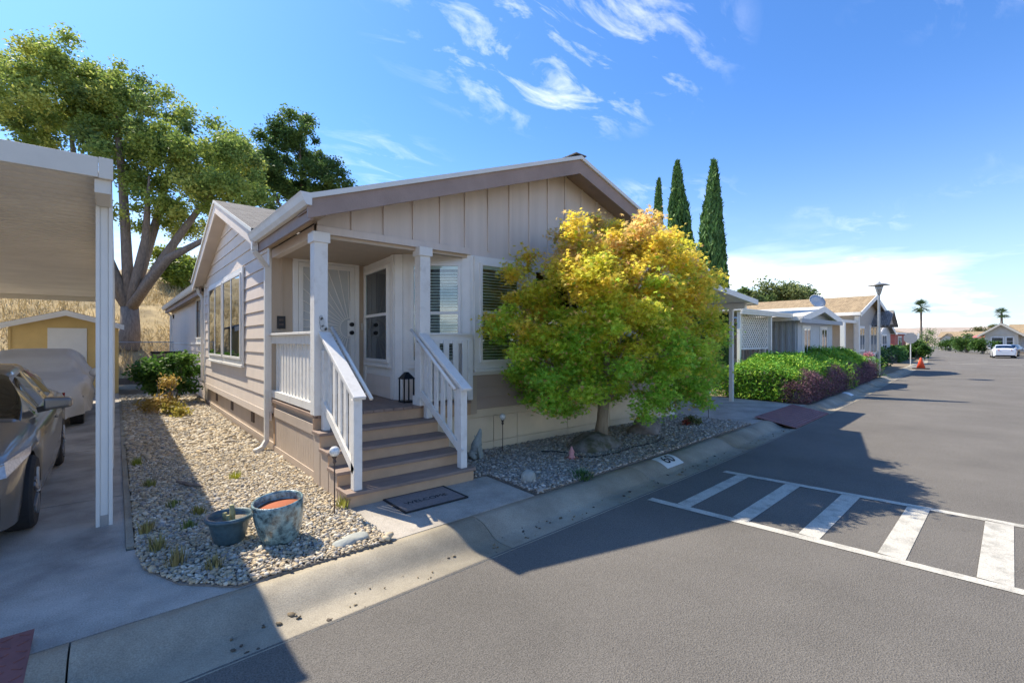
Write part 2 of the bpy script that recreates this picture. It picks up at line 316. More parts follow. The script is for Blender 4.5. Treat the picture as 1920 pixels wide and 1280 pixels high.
# speed-hump markings, laid on the road
def hl(y): return 4.62+(3.13-y)*.108
def hr(y): return 6.40+(3.13-y)*.112
for (fa,wd) in ((hl,.11),(hr,.11)):
    m=MB(); m.add([(fa(3.13),3.13,-.095),(fa(3.13)+wd,3.13,-.095),(fa(-3.2)+wd,-3.2,-.095),(fa(-3.2),-3.2,-.095)],[(0,1,2,3)]); m.build('marking','paint',road)
for i,y in enumerate([2.74,2.15,1.55,.95,.34,-.27,-.9,-1.5,-2.1,-2.7]):
    wd=.15+.012*i; m=MB(); a0=hl(y)+.112; a1=hr(y)-.002; m.add([(a0,y-.05,-.095),(a0,y-.05+wd,-.095),(a1,y+.05+wd,-.095),(a1,y+.05,-.095)],[(0,1,2,3)]); m.build('marking','paint',road)
for x0,x1,y0,y1 in ((52,52.25,2.6,6.6),(53.2,53.5,-1.5,2.2),(55.8,56,-1.5,7.2)):
    m=MB(); m.add([(x0,y0,-.095),(x1,y0,-.095),(x1,y1,-.095),(x0,y1,-.095)],[(0,1,2,3)]); m.build('marking','paint',road)
# left driveway slabs
dw=MB(); dw.box(-3.9,.06,19.9,23,-.1,-.006); dwo=tag(dw.build('driveway','drive'),kind='structure')
for y0,y1 in ((3.72,6.79),(6.79,9.86),(9.86,12.93),(12.93,16.4),(16.4,19.9)):
    for x0,x1 in ((-3.9,.06),):
        m=MB()
        if y0<4: m.prism([(-3.9,YL(-3.9)+.67),(.62,YL(.62)+.67),(.9,3.73),(.9,4.9),(.06,4.95),(.06,y1-.024),(-3.9,y1-.024)],'z',-.1,0)
        else: m.box(x0,x1,y0,y1-.024,-.1,0)
        m.build('slab','drive',dwo)
edge=MB(); edge.box(.062,.115,5.0,19.5,-.08,.014); tag(edge.build('kerb_edging','kerb'),kind='structure')
dr=MB(); dr.box(10.0,14.25,11.9,20,-.1,-.012); dro=tag(dr.build('carport_driveway','concrete'),kind='structure')
m=MB(); m.prism([(10.0,YL(10)+.67),(14.25,YL(14.25)+.67),(14.25,7.9),(10.0,7.9)],'z',-.1,-.004); m.build('slab','concrete',dro)
m=MB(); m.box(10.0,14.25,7.912,11.89,-.1,-.004); m.build('slab','concrete',dro)
pad=MB(); pad.prism([(1.81,YL(1.81)+.665),(3.54,YL(3.54)+.665),(3.58,4.78),(1.81,4.78)],'z',-.1,.004); tag(pad.build('entry_pad','concrete'),kind='structure')
# metal ramp plates over the kerb
def ramp(x0,x1,label,sl=0):
    yb=YL((x0+x1)/2); r=root('kerb_ramp_plate',label,'ramp plate',((x0+x1)/2,yb+.5,0),'kerb ramp plates')
    m=MB(); m.add([(x0,YL(x0)+.02,-.08),(x1,YL(x1)+.02,-.08),(x1,YL(x1)+.86,.052),(x0,YL(x0)+.86,.052),(x0,YL(x0)+.02,-.09),(x1,YL(x1)+.02,-.09),(x1,YL(x1)+.86,.042),(x0,YL(x0)+.86,.042)],[(0,1,2,3),(4,7,6,5),(0,4,5,1),(1,5,6,2),(2,6,7,3),(3,7,4,0)]); m.build('plate','plate',r)
    m=MB()
    for i in range(int((x1-x0)/.07)):
        for j in range(12):
            x=x0+.035+i*.07; t=(j+.5)/12; s_=1 if (i+j)%2 else -1; y=YL(x)+.02+.84*t; z=-.08+.132*t+.002
            m.bar((x-.02,y-s_*.012,z-.0015*s_),(x+.02,y+s_*.012,z+.0015*s_),.009,.005)
    tp=m.build('tread_pattern','plate',r); tp['kind']='stuff'
ramp(-1.9,-.36,'red-brown tread-plate ramp at the kerb before the driveway with the grey sedan')
ramp(10.75,13.6,'red-brown ramp plate at the kerb between gravel bed and juniper hedge')
# ------------------------------------------------------------------ gravel beds
bl=[(.125,19),(.125,4.86),(.16,4.45),(.34,4.02),(.64,3.72),(1.80,3.74),(1.80,4.75),(1.84,5.9),(1.84,8.0),(1.84,19)]
m=MB(); m.prism(bl,'z',-.05,.012); tag(m.build('gravel_bed','bedsoil'),kind='structure')
br=[(3.60,YL(3.6)+.67),(9.98,YL(9.98)+.67),(9.98,5.95),(3.40,5.95),(3.40,4.80),(3.60,4.80)]
m=MB(); m.prism(br,'z',-.05,.010); tag(m.build('front_gravel_bed','bedsoil'),kind='structure')
def inpoly(x,y,poly):
    c=np.zeros(len(x),bool); n=len(poly)
    for i in range(n):
        x1,y1=poly[i];x2,y2=poly[i-1]; cond=((y1>y)!=(y2>y))&(x<(x2-x1)*(y-y1)/(y2-y1+1e-12)+x1); c^=cond
    return c
def pebbles(name,poly,x0,x1,y0,y1,sp,rad,pal,z):
    gx,gy=np.meshgrid(np.arange(x0,x1,sp),np.arange(y0,y1,sp)); n=gx.size
    x=gx.ravel()+rng.uniform(-.5,.5,n)*sp; y=gy.ravel()+rng.uniform(-.5,.5,n)*sp; k=inpoly(x,y,poly); x=x[k];y=y[k];n=len(x)
    s=rad*rng.lognormal(0,.32,n); sh=np.stack([s*1.15,s*rng.uniform(.65,.95,n),s*rng.uniform(.4,.62,n)],1)
    Rm=randrot(n,.3); V=ICO_V[None]*(1+rng.normal(0,.06,(n,12,1))); V=V*sh[:,None,:]; V=np.einsum('nij,nkj->nki',Rm,V)
    P=np.stack([x,y,z+s*.32+rng.uniform(0,.010,n)],1); V=(V+P[:,None]).reshape(-1,3)
    F=(np.array(ICO_F)[None]+np.arange(n)[:,None,None]*12).reshape(-1,3)
    pal=np.array(pal); C=pal[rng.integers(0,len(pal),n)]*rng.uniform(.75,1.2,(n,1)); o=npmesh(name,V,F,'pebble',None,np.repeat(C,12,0),True); return tag(o,kind='stuff')
PL=[(.52,.43,.29),(.46,.38,.26),(.58,.50,.37),(.38,.33,.26),(.50,.39,.24),(.32,.30,.27),(.62,.56,.45),(.42,.34,.23)]
PR=[(.42,.37,.30),(.30,.275,.24),(.48,.43,.36),(.25,.23,.205),(.55,.50,.43),(.38,.30,.21),(.34,.31,.27)]
pebbles('gravel',bl,.12,1.84,3.7,8.4,.0215,.0148,PL,.012)
pebbles('gravel',bl,.12,1.84,8.4,18.9,.036,.025,PL,.012)
pebbles('gravel',br,3.4,9.98,3.7,5.95,.0245,.0168,PR,.010)
# ------------------------------------------------------------------ main house
H=root('manufactured_home','beige manufactured home with white-railed front porch and gabled roof','house',(6,8,0))
XL_,XR_,YF,YD,YB=1.86,9.75,5.9,8.05,27.
RX,RZ,SL=6.08,4.87,.345
def zt(x): return RZ-SL*abs(x-RX)
def lap(mb,a0,a1,b0,b1,z0,z1,n0=.024,n1=.006):     # frame coords: a along wall, bottom edge a0..a1, top edge b0..b1
    mb.add([(a0,0,z0),(a1,0,z0),(a1,n0,z0),(a0,n0,z0),(b0,0,z1),(b1,0,z1),(b1,n1,z1),(b0,n1,z1)],[(0,1,2,3),(4,7,6,5),(0,4,5,1),(1,5,6,2),(2,6,7,3),(3,7,4,0)])
def window(par,o,d,a0,a1,z0,z1,sashes=1,split='h',casing=.09,blind=True,glass='glass',fr=.045,sill=True,backing='dark',slat=.045):
    W=MB(o,d); W.ring(a0-casing,a1+casing,z0-casing,z1+casing,casing,.0,.035); wo=W.build('window','white',par,bevel=.004)
    W=MB(o,d); W.box(a0,a1,.003,.012,z0,z1); W.build('window_backing',backing,wo)  # default dark sheet stands in colour for the unlit room behind the pane
    W=MB(o,d); W.ring(a0,a1,z0,z1,fr,.012,.062)
    n=sashes
    if split=='h': W.box(a0+fr,a1-fr,.014,.058,(z0+z1)/2-.022,(z0+z1)/2+.022)
    else:
        for i in range(1,n): c=a0+(a1-a0)*i/n; W.box(c-.025,c+.025,.014,.058,z0+fr,z1-fr)
    W.build('frame','white',wo,bevel=.003)
    if split=='h': cells=[(a0+fr,a1-fr,z0+fr,(z0+z1)/2-.022),(a0+fr,a1-fr,(z0+z1)/2+.022,z1-fr)]
    else: cells=[(a0+(a1-a0)*i/n+.035,a0+(a1-a0)*(i+1)/n-.035,z0+fr,z1-fr) for i in range(n)]
    for c in cells: W=MB(o,d); W.box(c[0],c[1],.044,.048,c[2],c[3]); W.build('pane',glass,wo)
    if blind:
        W=MB(o,d); z=z1-fr-.05
        W.box(a0+fr,a1-fr,.016,.038,z,z+.05)
        while z>z0+fr+.03:
            z-=slat; W.add([(a0+fr+.01,.018,z),(a1-fr-.01,.018,z),(a1-fr-.01,.036,z-.022),(a0+fr+.01,.036,z-.022),(a0+fr+.01,.018,z+.003),(a1-fr-.01,.018,z+.003),(a1-fr-.01,.036,z-.019),(a0+fr+.01,.036,z-.019)],[(0,1,2,3),(4,7,6,5),(0,4,5,1),(1,5,6,2),(2,6,7,3),(3,7,4,0)])
        W.build('blind','blind',wo)
    if sill: W=MB(o,d); W.box(a0-casing-.01,a1+casing+.01,.0,.06,z0-casing-.05,z0-casing-.002); W.build('sill','white',wo,bevel=.004)
    return wo
FD=(1,0); SD=(0,-1)
# gable wall with battens
m=MB(); m.prism([(XL_,3.02),(XR_,3.02),(XR_,zt(XR_)-.17),(RX,RZ-.17),(XL_,zt(XL_)-.17)],'y',YF,YF+.1); gw=m.build('gable_wall','gable',H)
for i,x in enumerate([1.885]+[2.30+.432*k for k in range(17)]):
    m=MB(); t=zt(x)-.175; m.box(x-.024,x+.024,YF-.022,YF,3.105,t); m.build('batten','gable',gw,bevel=.003)
m=MB(); m.box(XL_-.01,4.105,YF-.045,YF,3.005,3.10); m.build('beam','gable',H,bevel=.004)
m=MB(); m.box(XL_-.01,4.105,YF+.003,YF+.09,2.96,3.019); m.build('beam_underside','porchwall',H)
# front wall, lower part
m=MB(); m.box(4.115,XR_,YF,YF+.1,.60,3.02); fwall=m.build('front_wall','siding',H)
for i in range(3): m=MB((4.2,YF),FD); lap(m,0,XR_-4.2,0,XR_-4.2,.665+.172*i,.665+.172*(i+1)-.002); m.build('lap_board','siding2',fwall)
m=MB(); m.box(4.095,4.215,YF-.035,YF,.60,1.182); m.build('corner_board','porchwall',fwall,bevel=.004)
m=MB(); m.box(4.095,9.2,YF-.03,YF,1.185,3.004); m.build('bay_trim','white',fwall,bevel=.004)
window(H,(4.095,YF-.031),FD,.145,.945,1.375,2.905)
window(H,(4.095,YF-.031),FD,1.25,2.75,1.375,2.905)
window(H,(4.095,YF-.031),FD,3.05,3.85,1.375,2.905)
m=MB(); m.box(XR_-.12,XR_+.01,YF-.034,YF,.60,3.0); m.build('corner_board','white',fwall)
# front skirt panels
sk=MB(); sk.box(3.42,XR_-.005,YF+.03,YF+.08,-.04,.60); sko=sk.build('skirting','dark',H)
xs=[3.42,4.56,5.05,6.25,7.45,8.65,9.6]
for a,b in zip(xs[:-1],xs[1:]):
    m=MB(); m.box(a+.006,b-.006,YF-.002,YF+.028,.145,.535); m.build('skirt_panel','skirt',sko)
    m=MB(); m.box(a+.004,b-.004,YF-.008,YF+.028,-.03,.14); m.build('skirt_base','skirt',sko)
m=MB(); m.box(3.42,9.6,YF-.012,YF+.029,.54,.66); m.build('skirt_cap','skirt',sko)
m=MB(); m.box(9.602,XR_+.02,YF-.012,YF+.1,-.03,.60); m.build('skirt_corner','white',sko)
# right end wall and back (closing the body)
m=MB(); m.box(XR_-.1,XR_-.002,YF+.102,YB,0,3.1); m.build('end_wall','siding',H)
m=MB(); m.box(2.0,XR_-.102,YB-.1,YB,0,3.1); m.build('back_wall','siding',H)
# porch recess
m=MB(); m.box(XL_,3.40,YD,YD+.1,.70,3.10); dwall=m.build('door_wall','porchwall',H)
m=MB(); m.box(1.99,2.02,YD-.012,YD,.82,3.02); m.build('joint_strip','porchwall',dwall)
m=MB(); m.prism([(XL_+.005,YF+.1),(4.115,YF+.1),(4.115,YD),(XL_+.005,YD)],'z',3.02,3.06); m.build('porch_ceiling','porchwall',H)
A,Bp,Cp=(3.36,YD),(3.23,6.61),(4.11,YF)
for p,q,ww in ((A,Bp,(.07,.89)),(Bp,Cp,(.20,.90))):
    d=(q[0]-p[0],q[1]-p[1]); ln=math.hypot(*d); 
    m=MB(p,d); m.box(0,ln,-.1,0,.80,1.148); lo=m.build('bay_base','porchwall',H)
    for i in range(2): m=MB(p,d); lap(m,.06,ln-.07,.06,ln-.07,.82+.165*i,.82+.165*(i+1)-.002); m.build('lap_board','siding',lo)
    m=MB(p,d); m.box(0,ln,-.1,.002,1.15,3.019); wl=m.build('bay_wall','white',H)
    for a in (0,ln-.12): m=MB(p,d); m.box(a,a+.12,.002,.03,.82,3.015); m.build('corner_board','white',wl,bevel=.004)
    window(H,p,d,ww[0]*ln+.02 if ww[0]>.1 else .16,ww[1]*ln-.02,1.375,2.88,casing=.03,blind=True)
# screen door
D=root('screen_door','white metal security screen door with sunburst bars at the porch','door',(2.7,YD,.815)); D.parent=H; D.location=Vector((2.7,YD,.815))-org(H)
for k in ('label','category'): del D[k]
D['label']='white sunburst security screen door'
dx0,dx1,dz0,dz1=2.16,3.24,.82,3.06
m=MB(); m.ring=None
m=MB((0,YD),FD); m.ring(dx0,dx1,dz0,dz1,.075,0,.05); m.build('door_frame','white',D,bevel=.004)
m=MB((0,YD),FD); m.ring(dx0+.08,dx1-.08,dz0+.08,dz1-.08,.075,.01,.045); m.build('door_leaf','white',D,bevel=.004)
m=MB((0,YD),FD); m.box(dx0+.1,dx1-.1,.012,.02,dz0+.1,dz1-.1); m.build('mesh_panel','screen',D)
c=(dx1-.16,1.93); ix0,ix1,iz0,iz1=dx0+.155,dx1-.155,dz0+.155,dz1-.155
for k in range(19):
    a=R(92+k*(176/18)); ca,sa=math.cos(a),math.sin(a); r1=9
    for lim,cc,dd in ((ix0,c[0],ca),(iz1,c[1],sa) if sa>0 else (iz0,c[1],sa)):
        if abs(dd)>1e-4 and (lim-cc)/dd>0: r1=min(r1,(lim-cc)/dd)
    if r1<.2: continue
    m=MB(); m.tube([(c[0]+ca*.17,YD-.034,c[1]+sa*.17),(c[0]+ca*r1,YD-.034,c[1]+sa*r1)],.0075,6); m.build('sunburst_bar','white',D)
m=MB(); m.tube([(c[0]+.17*math.cos(R(a)),YD-.034,c[1]+.17*math.sin(R(a))) for a in range(90,271,12)],.009,6); m.build('sunburst_arc','white',D)
m=MB((0,YD),FD); m.box(dx1-.21,dx1-.09,.046,.056,1.78,2.06); m.build('lock_plate','white',D,bevel=.003)
for z in (1.99,1.85): m=MB(); m.add([( (dx1-.145)+.036*math.cos(k*.5236), YD-y, z+.036*math.sin(k*.5236)) for y in (.057,.10) for k in range(12)],[tuple(range(12)),tuple(range(12,24))]+[(k,(k+1)%12,(k+1)%12+12,k+12) for k in range(12)]); m.build('knob','black',D)
m=MB((0,YD),FD); m.box(1.93,2.05,.001,.03,1.90,2.10); mb_=m.build('house_plaque','black',H,bevel=.004)
for z in (1.95,2.02): m=MB((0,YD),FD); m.box(1.955,2.02,.031,.036,z,z+.035); m.build('plaque_inset','iron',mb_)
m=MB((0,YD),FD); m.box(3.285,3.315,.001,.02,1.9,2.02); m.build('doorbell','cream',H)
# porch deck
DZ=.815
deck=root('porch','brown plank porch with steps and white railings at the beige home','porch',(2.9,6.6,0)); 
m=MB(); m.box(XL_+.02,4.09,YF+.02,YD-.01,.10,.775); m.build('deck_substructure','riser',deck)
n=16; x0=XL_-.01; wdt=(4.085-x0)/n
for i in range(n):
    a,b=x0+i*wdt+.003,x0+(i+1)*wdt-.003; y1=YD-.005 
    if a>3.2: y1=min(y1,YF+.71*max(0,(4.11-b)/(4.11-3.23))-.02+.0)
    if y1<5.9: y1=5.9
    m=MB(); m.box(a,b,5.82,y1,DZ-.038,DZ); m.build('deck_plank','deck',deck,bevel=.003)
m=MB(); m.box(XL_,4.085,5.845,YF+.018,.60,DZ-.040); m.build('rim_board','riser',deck)
m=MB(); m.box(XL_-.035,XL_-.012,5.86,YD-.12,DZ-.045,DZ+.002); m.build('side_nosing','deck',deck,bevel=.003)
# grooved panels under the porch (left side)
m=MB((XL_,YD-.15),SD); Ls=YD-.15-5.87
for i in range(19):
    a=.06+i*(Ls-.1)/19; m.box(a,a+(Ls-.1)/19-.008,-.015,.004,.12,.60)
m.box(.05,Ls-.02,-.03,-.012,.1,.78); pg=m.build('side_panel','sskirt',deck)
m=MB((XL_,YD-.15),SD); m.box(.08,Ls-.06,.005,.022,.56,.69); m.build('side_trim','sskirt',deck,bevel=.003)
m=MB((XL_,YD-.15),SD); m.box(0,Ls,.0,.018,-.03,.115); m.build('side_base','sskirt',deck)
m=MB(); m.box(XL_-.025,XL_+.03,5.835,5.895,-.03,.77); m.build('corner_post','riser',deck)
# steps
SX0,SX1=1.80,3.36; zs=[.16,.315,.475,.645]; ys=[4.72,5.0,5.28,5.56,5.842]
for i in range(4):
    m=MB(); m.box(SX0-.02,SX1+.02,ys[i]-.0,ys[i+1]+.03 if i<3 else ys[i+1]-.002,zs[i]-.036,zs[i]); m.build('tread','tread',deck,bevel=.004)
    z0=zs[i-1]+.001 if i else -.03
    m=MB(); m.box(SX0,SX1,ys[i]+.028,ys[i]+.052,z0,zs[i]-.037); m.build('riser','riser',deck)
    for x in (SX0+.002,SX1-.022): 
        m=MB(); m.box(x,x+.02,ys[i]+.054,ys[i+1]+.027 if i<3 else 5.833,-.03,zs[i]-.038); m.build('stringer','sskirt',deck)
m=MB(); m.box(SX0,SX1,5.843,5.858,.646,DZ-.04); m.build('riser','riser',deck)
# railings and posts
def post(x0,x1,y0,y1,z0,z1,cap=None,name='post'):
    m=MB(); m.box(x0,x1,y0,y1,z0,z1); p=m.build(name,'whitew',deck,bevel=.006)
    if cap: m=MB(); m.box(x0-.022,x1+.022,y0-.022,y1+.022,z1-cap,z1+.003); m.build('post_cap','whitew',p,bevel=.005)
    return p
pl=post(1.80,1.96,5.80,5.96,DZ,3.004,.12); pr=post(3.21,3.37,5.80,5.96,DZ,3.004,.12)
m=MB(); m.box(3.19,3.39,5.775,5.985,DZ+.001,DZ+.13); m.build('post_base','whitew',pr,bevel=.005)
# small metal ornament on the left post
m=MB(); 
for (x,z,rx,rz) in ((1.885,1.93,.028,.06),(1.905,1.86,.04,.035),(1.875,1.985,.018,.03),(1.93,1.845,.02,.02)):
    m.add([(x+rx*math.cos(k*.628),5.80-y,z+rz*math.sin(k*.628)) for y in (.0005,.022) for k in range(10)],[tuple(range(10)),tuple(range(10,20))]+[(k,(k+1)%10,(k+1)%10+10,k+10) for k in range(10)])
m.build('ornament','steel',pl)
post(1.87,1.96,4.76,4.85,.161,1.10,name='newel'); post(3.20,3.29,4.78,4.87,.161,1.13,name='newel')
post(1.875,1.955,5.70,5.79,.646,1.60,name='newel'); post(3.255,3.345,5.70,5.79,.646,1.62,name='newel')
for xc in (1.915,3.245):
    m=MB(); m.bar((xc,4.715,1.115),(xc,5.80,1.80),.135,.04); m.build('rail_cap','whitew',deck,bevel=.005)
    m=MB(); m.bar((xc,4.855,1.135),(xc,5.70,1.668),.04,.10); m.build('top_rail','whitew',deck)
    m=MB(); m.bar((xc-.03,4.78,.36),(xc-.03,5.78,.99),.03,.09); m.build('bottom_rail','whitew',deck,bevel=.003)
    for k in range(5):
        y=4.94+k*.165; zb=.36+.63*(y-4.78)-.03; zt_=1.115+.631*(y-4.715)-.03; m=MB(); m.box(xc-.012,xc+.012,y-.042,y+.042,zb,zt_); m.build('baluster','whitew',deck,bevel=.003)
for xc,ya,yb,za,zb in ((2.05,4.74,5.93,1.10,1.87),(3.15,4.84,5.95,1.12,1.86)):
    m=MB(); m.tube([(xc,ya,za),(xc,yb,zb)],.021,10); m.build('handrail','white',deck,smooth=True)
    for t in (.12,.85):
        y=ya+(yb-ya)*t; z=za+(zb-za)*t; sx=1.97 if xc<2.5 else 3.21; m=MB(); m.tube([(xc,y,z),(xc,y,z-.05),(sx,y,z-.07)],.008,6); m.build('bracket','steel',deck)
# left side railing
m=MB(); m.box(1.815,1.975,5.962,YD-.002,1.79,1.825); m.build('rail_cap','whitew',deck,bevel=.005)
m=MB(); m.box(1.85,1.89,5.962,YD-.002,1.665,1.788); m.build('top_rail','whitew',deck,bevel=.003)
m=MB(); m.box(1.845,1.895,5.962,YD-.002,.84,.945); m.build('bottom_rail','whitew',deck,bevel=.003)
for k in range(13):
    y=6.06+k*.152; m=MB(); m.box(1.891,1.912,y-.045,y+.045,.90,1.70); m.build('baluster','whitew',deck,bevel=.003)
# right front railing
m=MB(); m.box(3.371,4.093,5.80,5.868,1.79,1.82); m.build('rail_cap','whitew',deck,bevel=.004)
m=MB(); m.box(3.371,4.093,5.82,5.86,1.67,1.789); m.build('top_rail','whitew',deck)
m=MB(); m.box(3.392,4.093,5.82,5.86,.86,.96); m.build('bottom_rail','whitew',deck)
for k in range(4): m=MB(); x=3.47+k*.16; m.box(x-.045,x+.045,5.795,5.819,.88,1.72); m.build('baluster','whitew',deck,bevel=.003)
post(4.0,4.09,5.79,5.865,.83,1.72,name='end_post')
# left side wall (bay with cross gable)
YG0,YG1,YP=YD+.02,15.2,11.6
def zg(y): return 4.66-.345*abs(y-YP)
m=MB(); m.prism([(YG0,.58),(YG1,.58),(YG1,zg(YG1)-.17),(YP,zg(YP)-.17),(YG0,zg(YG0)-.17)],'x',XL_,XL_+.1); sw=m.build('side_wall','siding',H)
z=.60; Lw=YG1-YG0; ya=YG1
while z<4.45:
    z1=min(z+.228,4.46)
    def ext(zz):
        if zz<=zg(YG0)-.19: return 0,Lw
        h=(4.66-.18-zz)/.345; return max(0,ya-(YP+h)),min(Lw,ya-(YP-h))
    a=ext(z); b=ext(z1)
    if a[1]-a[0]>.1: m=MB((XL_,ya),SD); lap(m,a[0],a[1],b[0],max(b[1],b[0]+.01),z,z1-.001); m.build('lap_board','siding',sw)
    z+=.23
m=MB((XL_,ya),SD); m.box(-.02,Lw+.02,.0,.03,.47,.598); m.build('base_trim','siding',sw,bevel=.004)
m=MB((XL_,ya),SD); m.box(Lw-.12,Lw+.004,.0,.034,.60,3.25); m.build('corner_board','white',sw,bevel=.004)
m=MB((XL_,ya),SD); m.box(-.02,.12,.0,.034,.60,3.25); m.build('corner_board','white',sw,bevel=.004)
window(H,(XL_-.024,ya),SD,1.15,3.08,1.36,3.0,2,'v',.10,False,'glassd',backing='blind'); window(H,(XL_-.024,ya),SD,3.22,5.12,1.36,3.0,2,'v',.10,False,'glassd',backing='blind')
# side skirting of vertical boards
m=MB((XL_+.06,ya),SD); 
for i in range(int(Lw/.12)): m.box(i*.12,i*.12+.112,0,.012,.11,.50)
m.box(0,Lw,-.03,-.001,-.03,.52); ss=m.build('side_skirting','sskirt',H)
m=MB((XL_+.06,ya),SD); m.box(-.02,Lw+.12,.013,.035,-.03,.11); m.build('skirt_base','sskirt',ss)
for y in (9.6,11.6,13.6): m=MB((XL_+.06,ya),SD); m.box(ya-y-.11,ya-y+.11,.012,.03,.24,.42); m.build('skirt_vent','iron',ss)
# rear part of the side wall
XB=2.0; Lb=YB-YG1
m=MB((XB,YB),SD); m.box(0,Lb,-.1,0,.0,3.15); rw=m.build('rear_side_wall','siding',H)
m=MB((XB,YB),SD)
for i in range(int(Lb/.2)): m.box(i*.2+.005,i*.2+.195,0,.014,1.66,3.1)
m.build('vertical_siding','siding',rw)
for i in range(5): m=MB((XB,YB),SD); lap(m,0,Lb,0,Lb,.55+.21*i,.55+.21*(i+1)-.002); m.build('lap_board','siding',rw)
m=MB((XB,YB),SD); m.box(0,Lb,.0,.032,1.602,1.655); m.build('band_trim','white',rw)
window(H,(XB-.014,YB),SD,YB-17.9,YB-16.4,1.78,3.0,2,'v',.12,False,'glassd')
m=MB((XB,YB),SD); m.box(0,.14,.0,.03,.5,3.1); m.build('corner_board','white',rw)
# roof
def roofslab(name,x0,x1,z0,z1,y0,y1,th,m_,par): mm=MB(); mm.prism([(x0,z0),(x1,z1),(x1,z1-th),(x0,z0-th)],'y',y0,y1); return mm.build(name,m_,par)
y0=5.42
mm=MB(); mm.prism([(1.62,zt(1.62)),(RX,RZ),(RX,RZ-.05),(1.62,zt(1.62)-.05)],'y',y0,8.02); mm.prism([(2.3,zt(2.3)),(RX,RZ),(RX,RZ-.05),(2.3,zt(2.3)-.05)],'y',8.02,15.4); mm.prism([(1.70,zt(1.70)),(RX,RZ),(RX,RZ-.05),(1.70,zt(1.70)-.05)],'y',15.4,YB+.3); rl=mm.build('roof_slope','shingle',H,keepn=True); rr=roofslab('roof_slope',10.5,RX,zt(10.5),RZ,y0,YB+.3,.05,'shingle',H)
m=MB(); m.bar((RX,y0-.005,RZ+.012),(RX,YB+.3,RZ+.012),.26,.02); m.build('ridge_cap','shingle',rl)
for xe,r_ in ((1.62,rl),(10.5,rr)):
    s=1 if xe<RX else -1
    def pt(x,dz): return (x,zt(x)+dz)
    m=MB(); m.prism([pt(xe,-.052),pt(RX,-.052),pt(RX,-.30),pt(xe,-.27)],'y',y0+.022,y0+.055); m.build('rake_fascia','fascia',r_)
    m=MB(); m.prism([pt(xe,-.002),pt(RX,-.002),pt(RX,-.062),pt(xe,-.062)],'y',y0-.012,y0+.02); m.build('drip_edge','alu',r_)
    m=MB(); m.prism([pt(xe+s*.02,-.155),pt(RX,-.155),pt(RX,-.17),pt(xe+s*.02,-.17)],'y',y0+.056,YF+.0); m.build('soffit','fascia',r_)
m=MB(); m.box(1.66,1.69,y0+.057,YG0-.02,3.06,zt(1.66)-.06); m.build('eave_fascia','fascia',rl)
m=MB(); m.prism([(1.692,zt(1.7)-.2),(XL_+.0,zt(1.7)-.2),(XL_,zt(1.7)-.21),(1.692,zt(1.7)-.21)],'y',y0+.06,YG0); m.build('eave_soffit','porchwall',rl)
m=MB(); m.box(XL_-.0,XL_+.10,YF+.001,YD,3.0,3.13); m.build('side_beam','siding',rl)
gp=[(1.655,3.335),(1.655,3.20),(1.60,3.20),(1.565,3.25),(1.545,3.31),(1.53,3.335),(1.54,3.335),(1.57,3.26),(1.605,3.212),(1.645,3.212),(1.645,3.335)]
m=MB(); m.prism(gp,'y',y0-.01,8.12); gt=m.build('gutter','gutter',H)
m=MB(); m.prism(gp[:6],'y',y0-.014,y0-.009); m.build('gutter_end','gutter',gt)
g2=[(x+.06,z-.06) for x,z in gp]; m=MB(); m.prism(g2,'y',15.35,YB+.2); m.build('gutter','gutter',H)
m=MB(); m.box(1.745,1.775,15.3,YB+.2,3.0,3.25); m.build('eave_fascia','fascia',rl)
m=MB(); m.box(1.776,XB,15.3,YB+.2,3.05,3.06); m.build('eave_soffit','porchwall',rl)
# cross gable
xg=1.56; mm=MB(); cg=None
for s in (-1,1):
    ye=YG0-.1 if s<0 else YG1+.25
    mm=MB(); mm.prism([(ye,zg(ye)),(YP,4.66),(YP,4.61),(ye,zg(ye)-.05)],'x',xg,5.4); o=mm.build('cross_gable_slope','shingle',H); cg=cg or o
    mm=MB(); mm.prism([(ye,zg(ye)-.05),(YP,4.608),(YP,4.39),(ye,zg(ye)-.27)],'x',xg+.02,xg+.05); mm.build('rake_fascia','siding',o,bevel=.003)
    mm=MB(); mm.prism([(ye,zg(ye)-.004),(YP,4.656),(YP,4.60),(ye,zg(ye)-.06)],'x',xg-.01,xg+.018); mm.build('drip_edge','alu_c',o)
    mm=MB(); mm.prism([(ye,zg(ye)-.16),(YP,4.50),(YP,4.485),(ye,zg(ye)-.175)],'x',xg+.052,XL_); mm.build('soffit','siding',o)
# downspouts
def spout(path,mname='white'):
    m=MB()
    for p,q in zip(path[:-1],path[1:]): m.bar(p,q,.065,.075,up=(0,1,.01))
    return m.build('downspout',mname,H,bevel=.006)
spout([(1.60,8.02,3.21),(1.60,8.02,3.08),(1.795,8.10,2.86),(1.795,8.10,.95)]); spout([(1.795,8.10,.95),(1.795,8.10,.16),(1.72,8.03,.07),(1.60,7.95,.04)],'gutter')
spout([(1.70,15.4,3.15),(1.72,15.4,3.02),(1.80,15.36,2.9),(1.80,15.36,.62)]); spout([(1.72,YB-.1,3.1),(1.93,YB-.1,2.9),(1.93,YB-.1,.2)])
m=MB(); m.box(1.94,1.985,YB-1.1,YB-.95,2.72,2.9); m.build('wall_light','black',H)
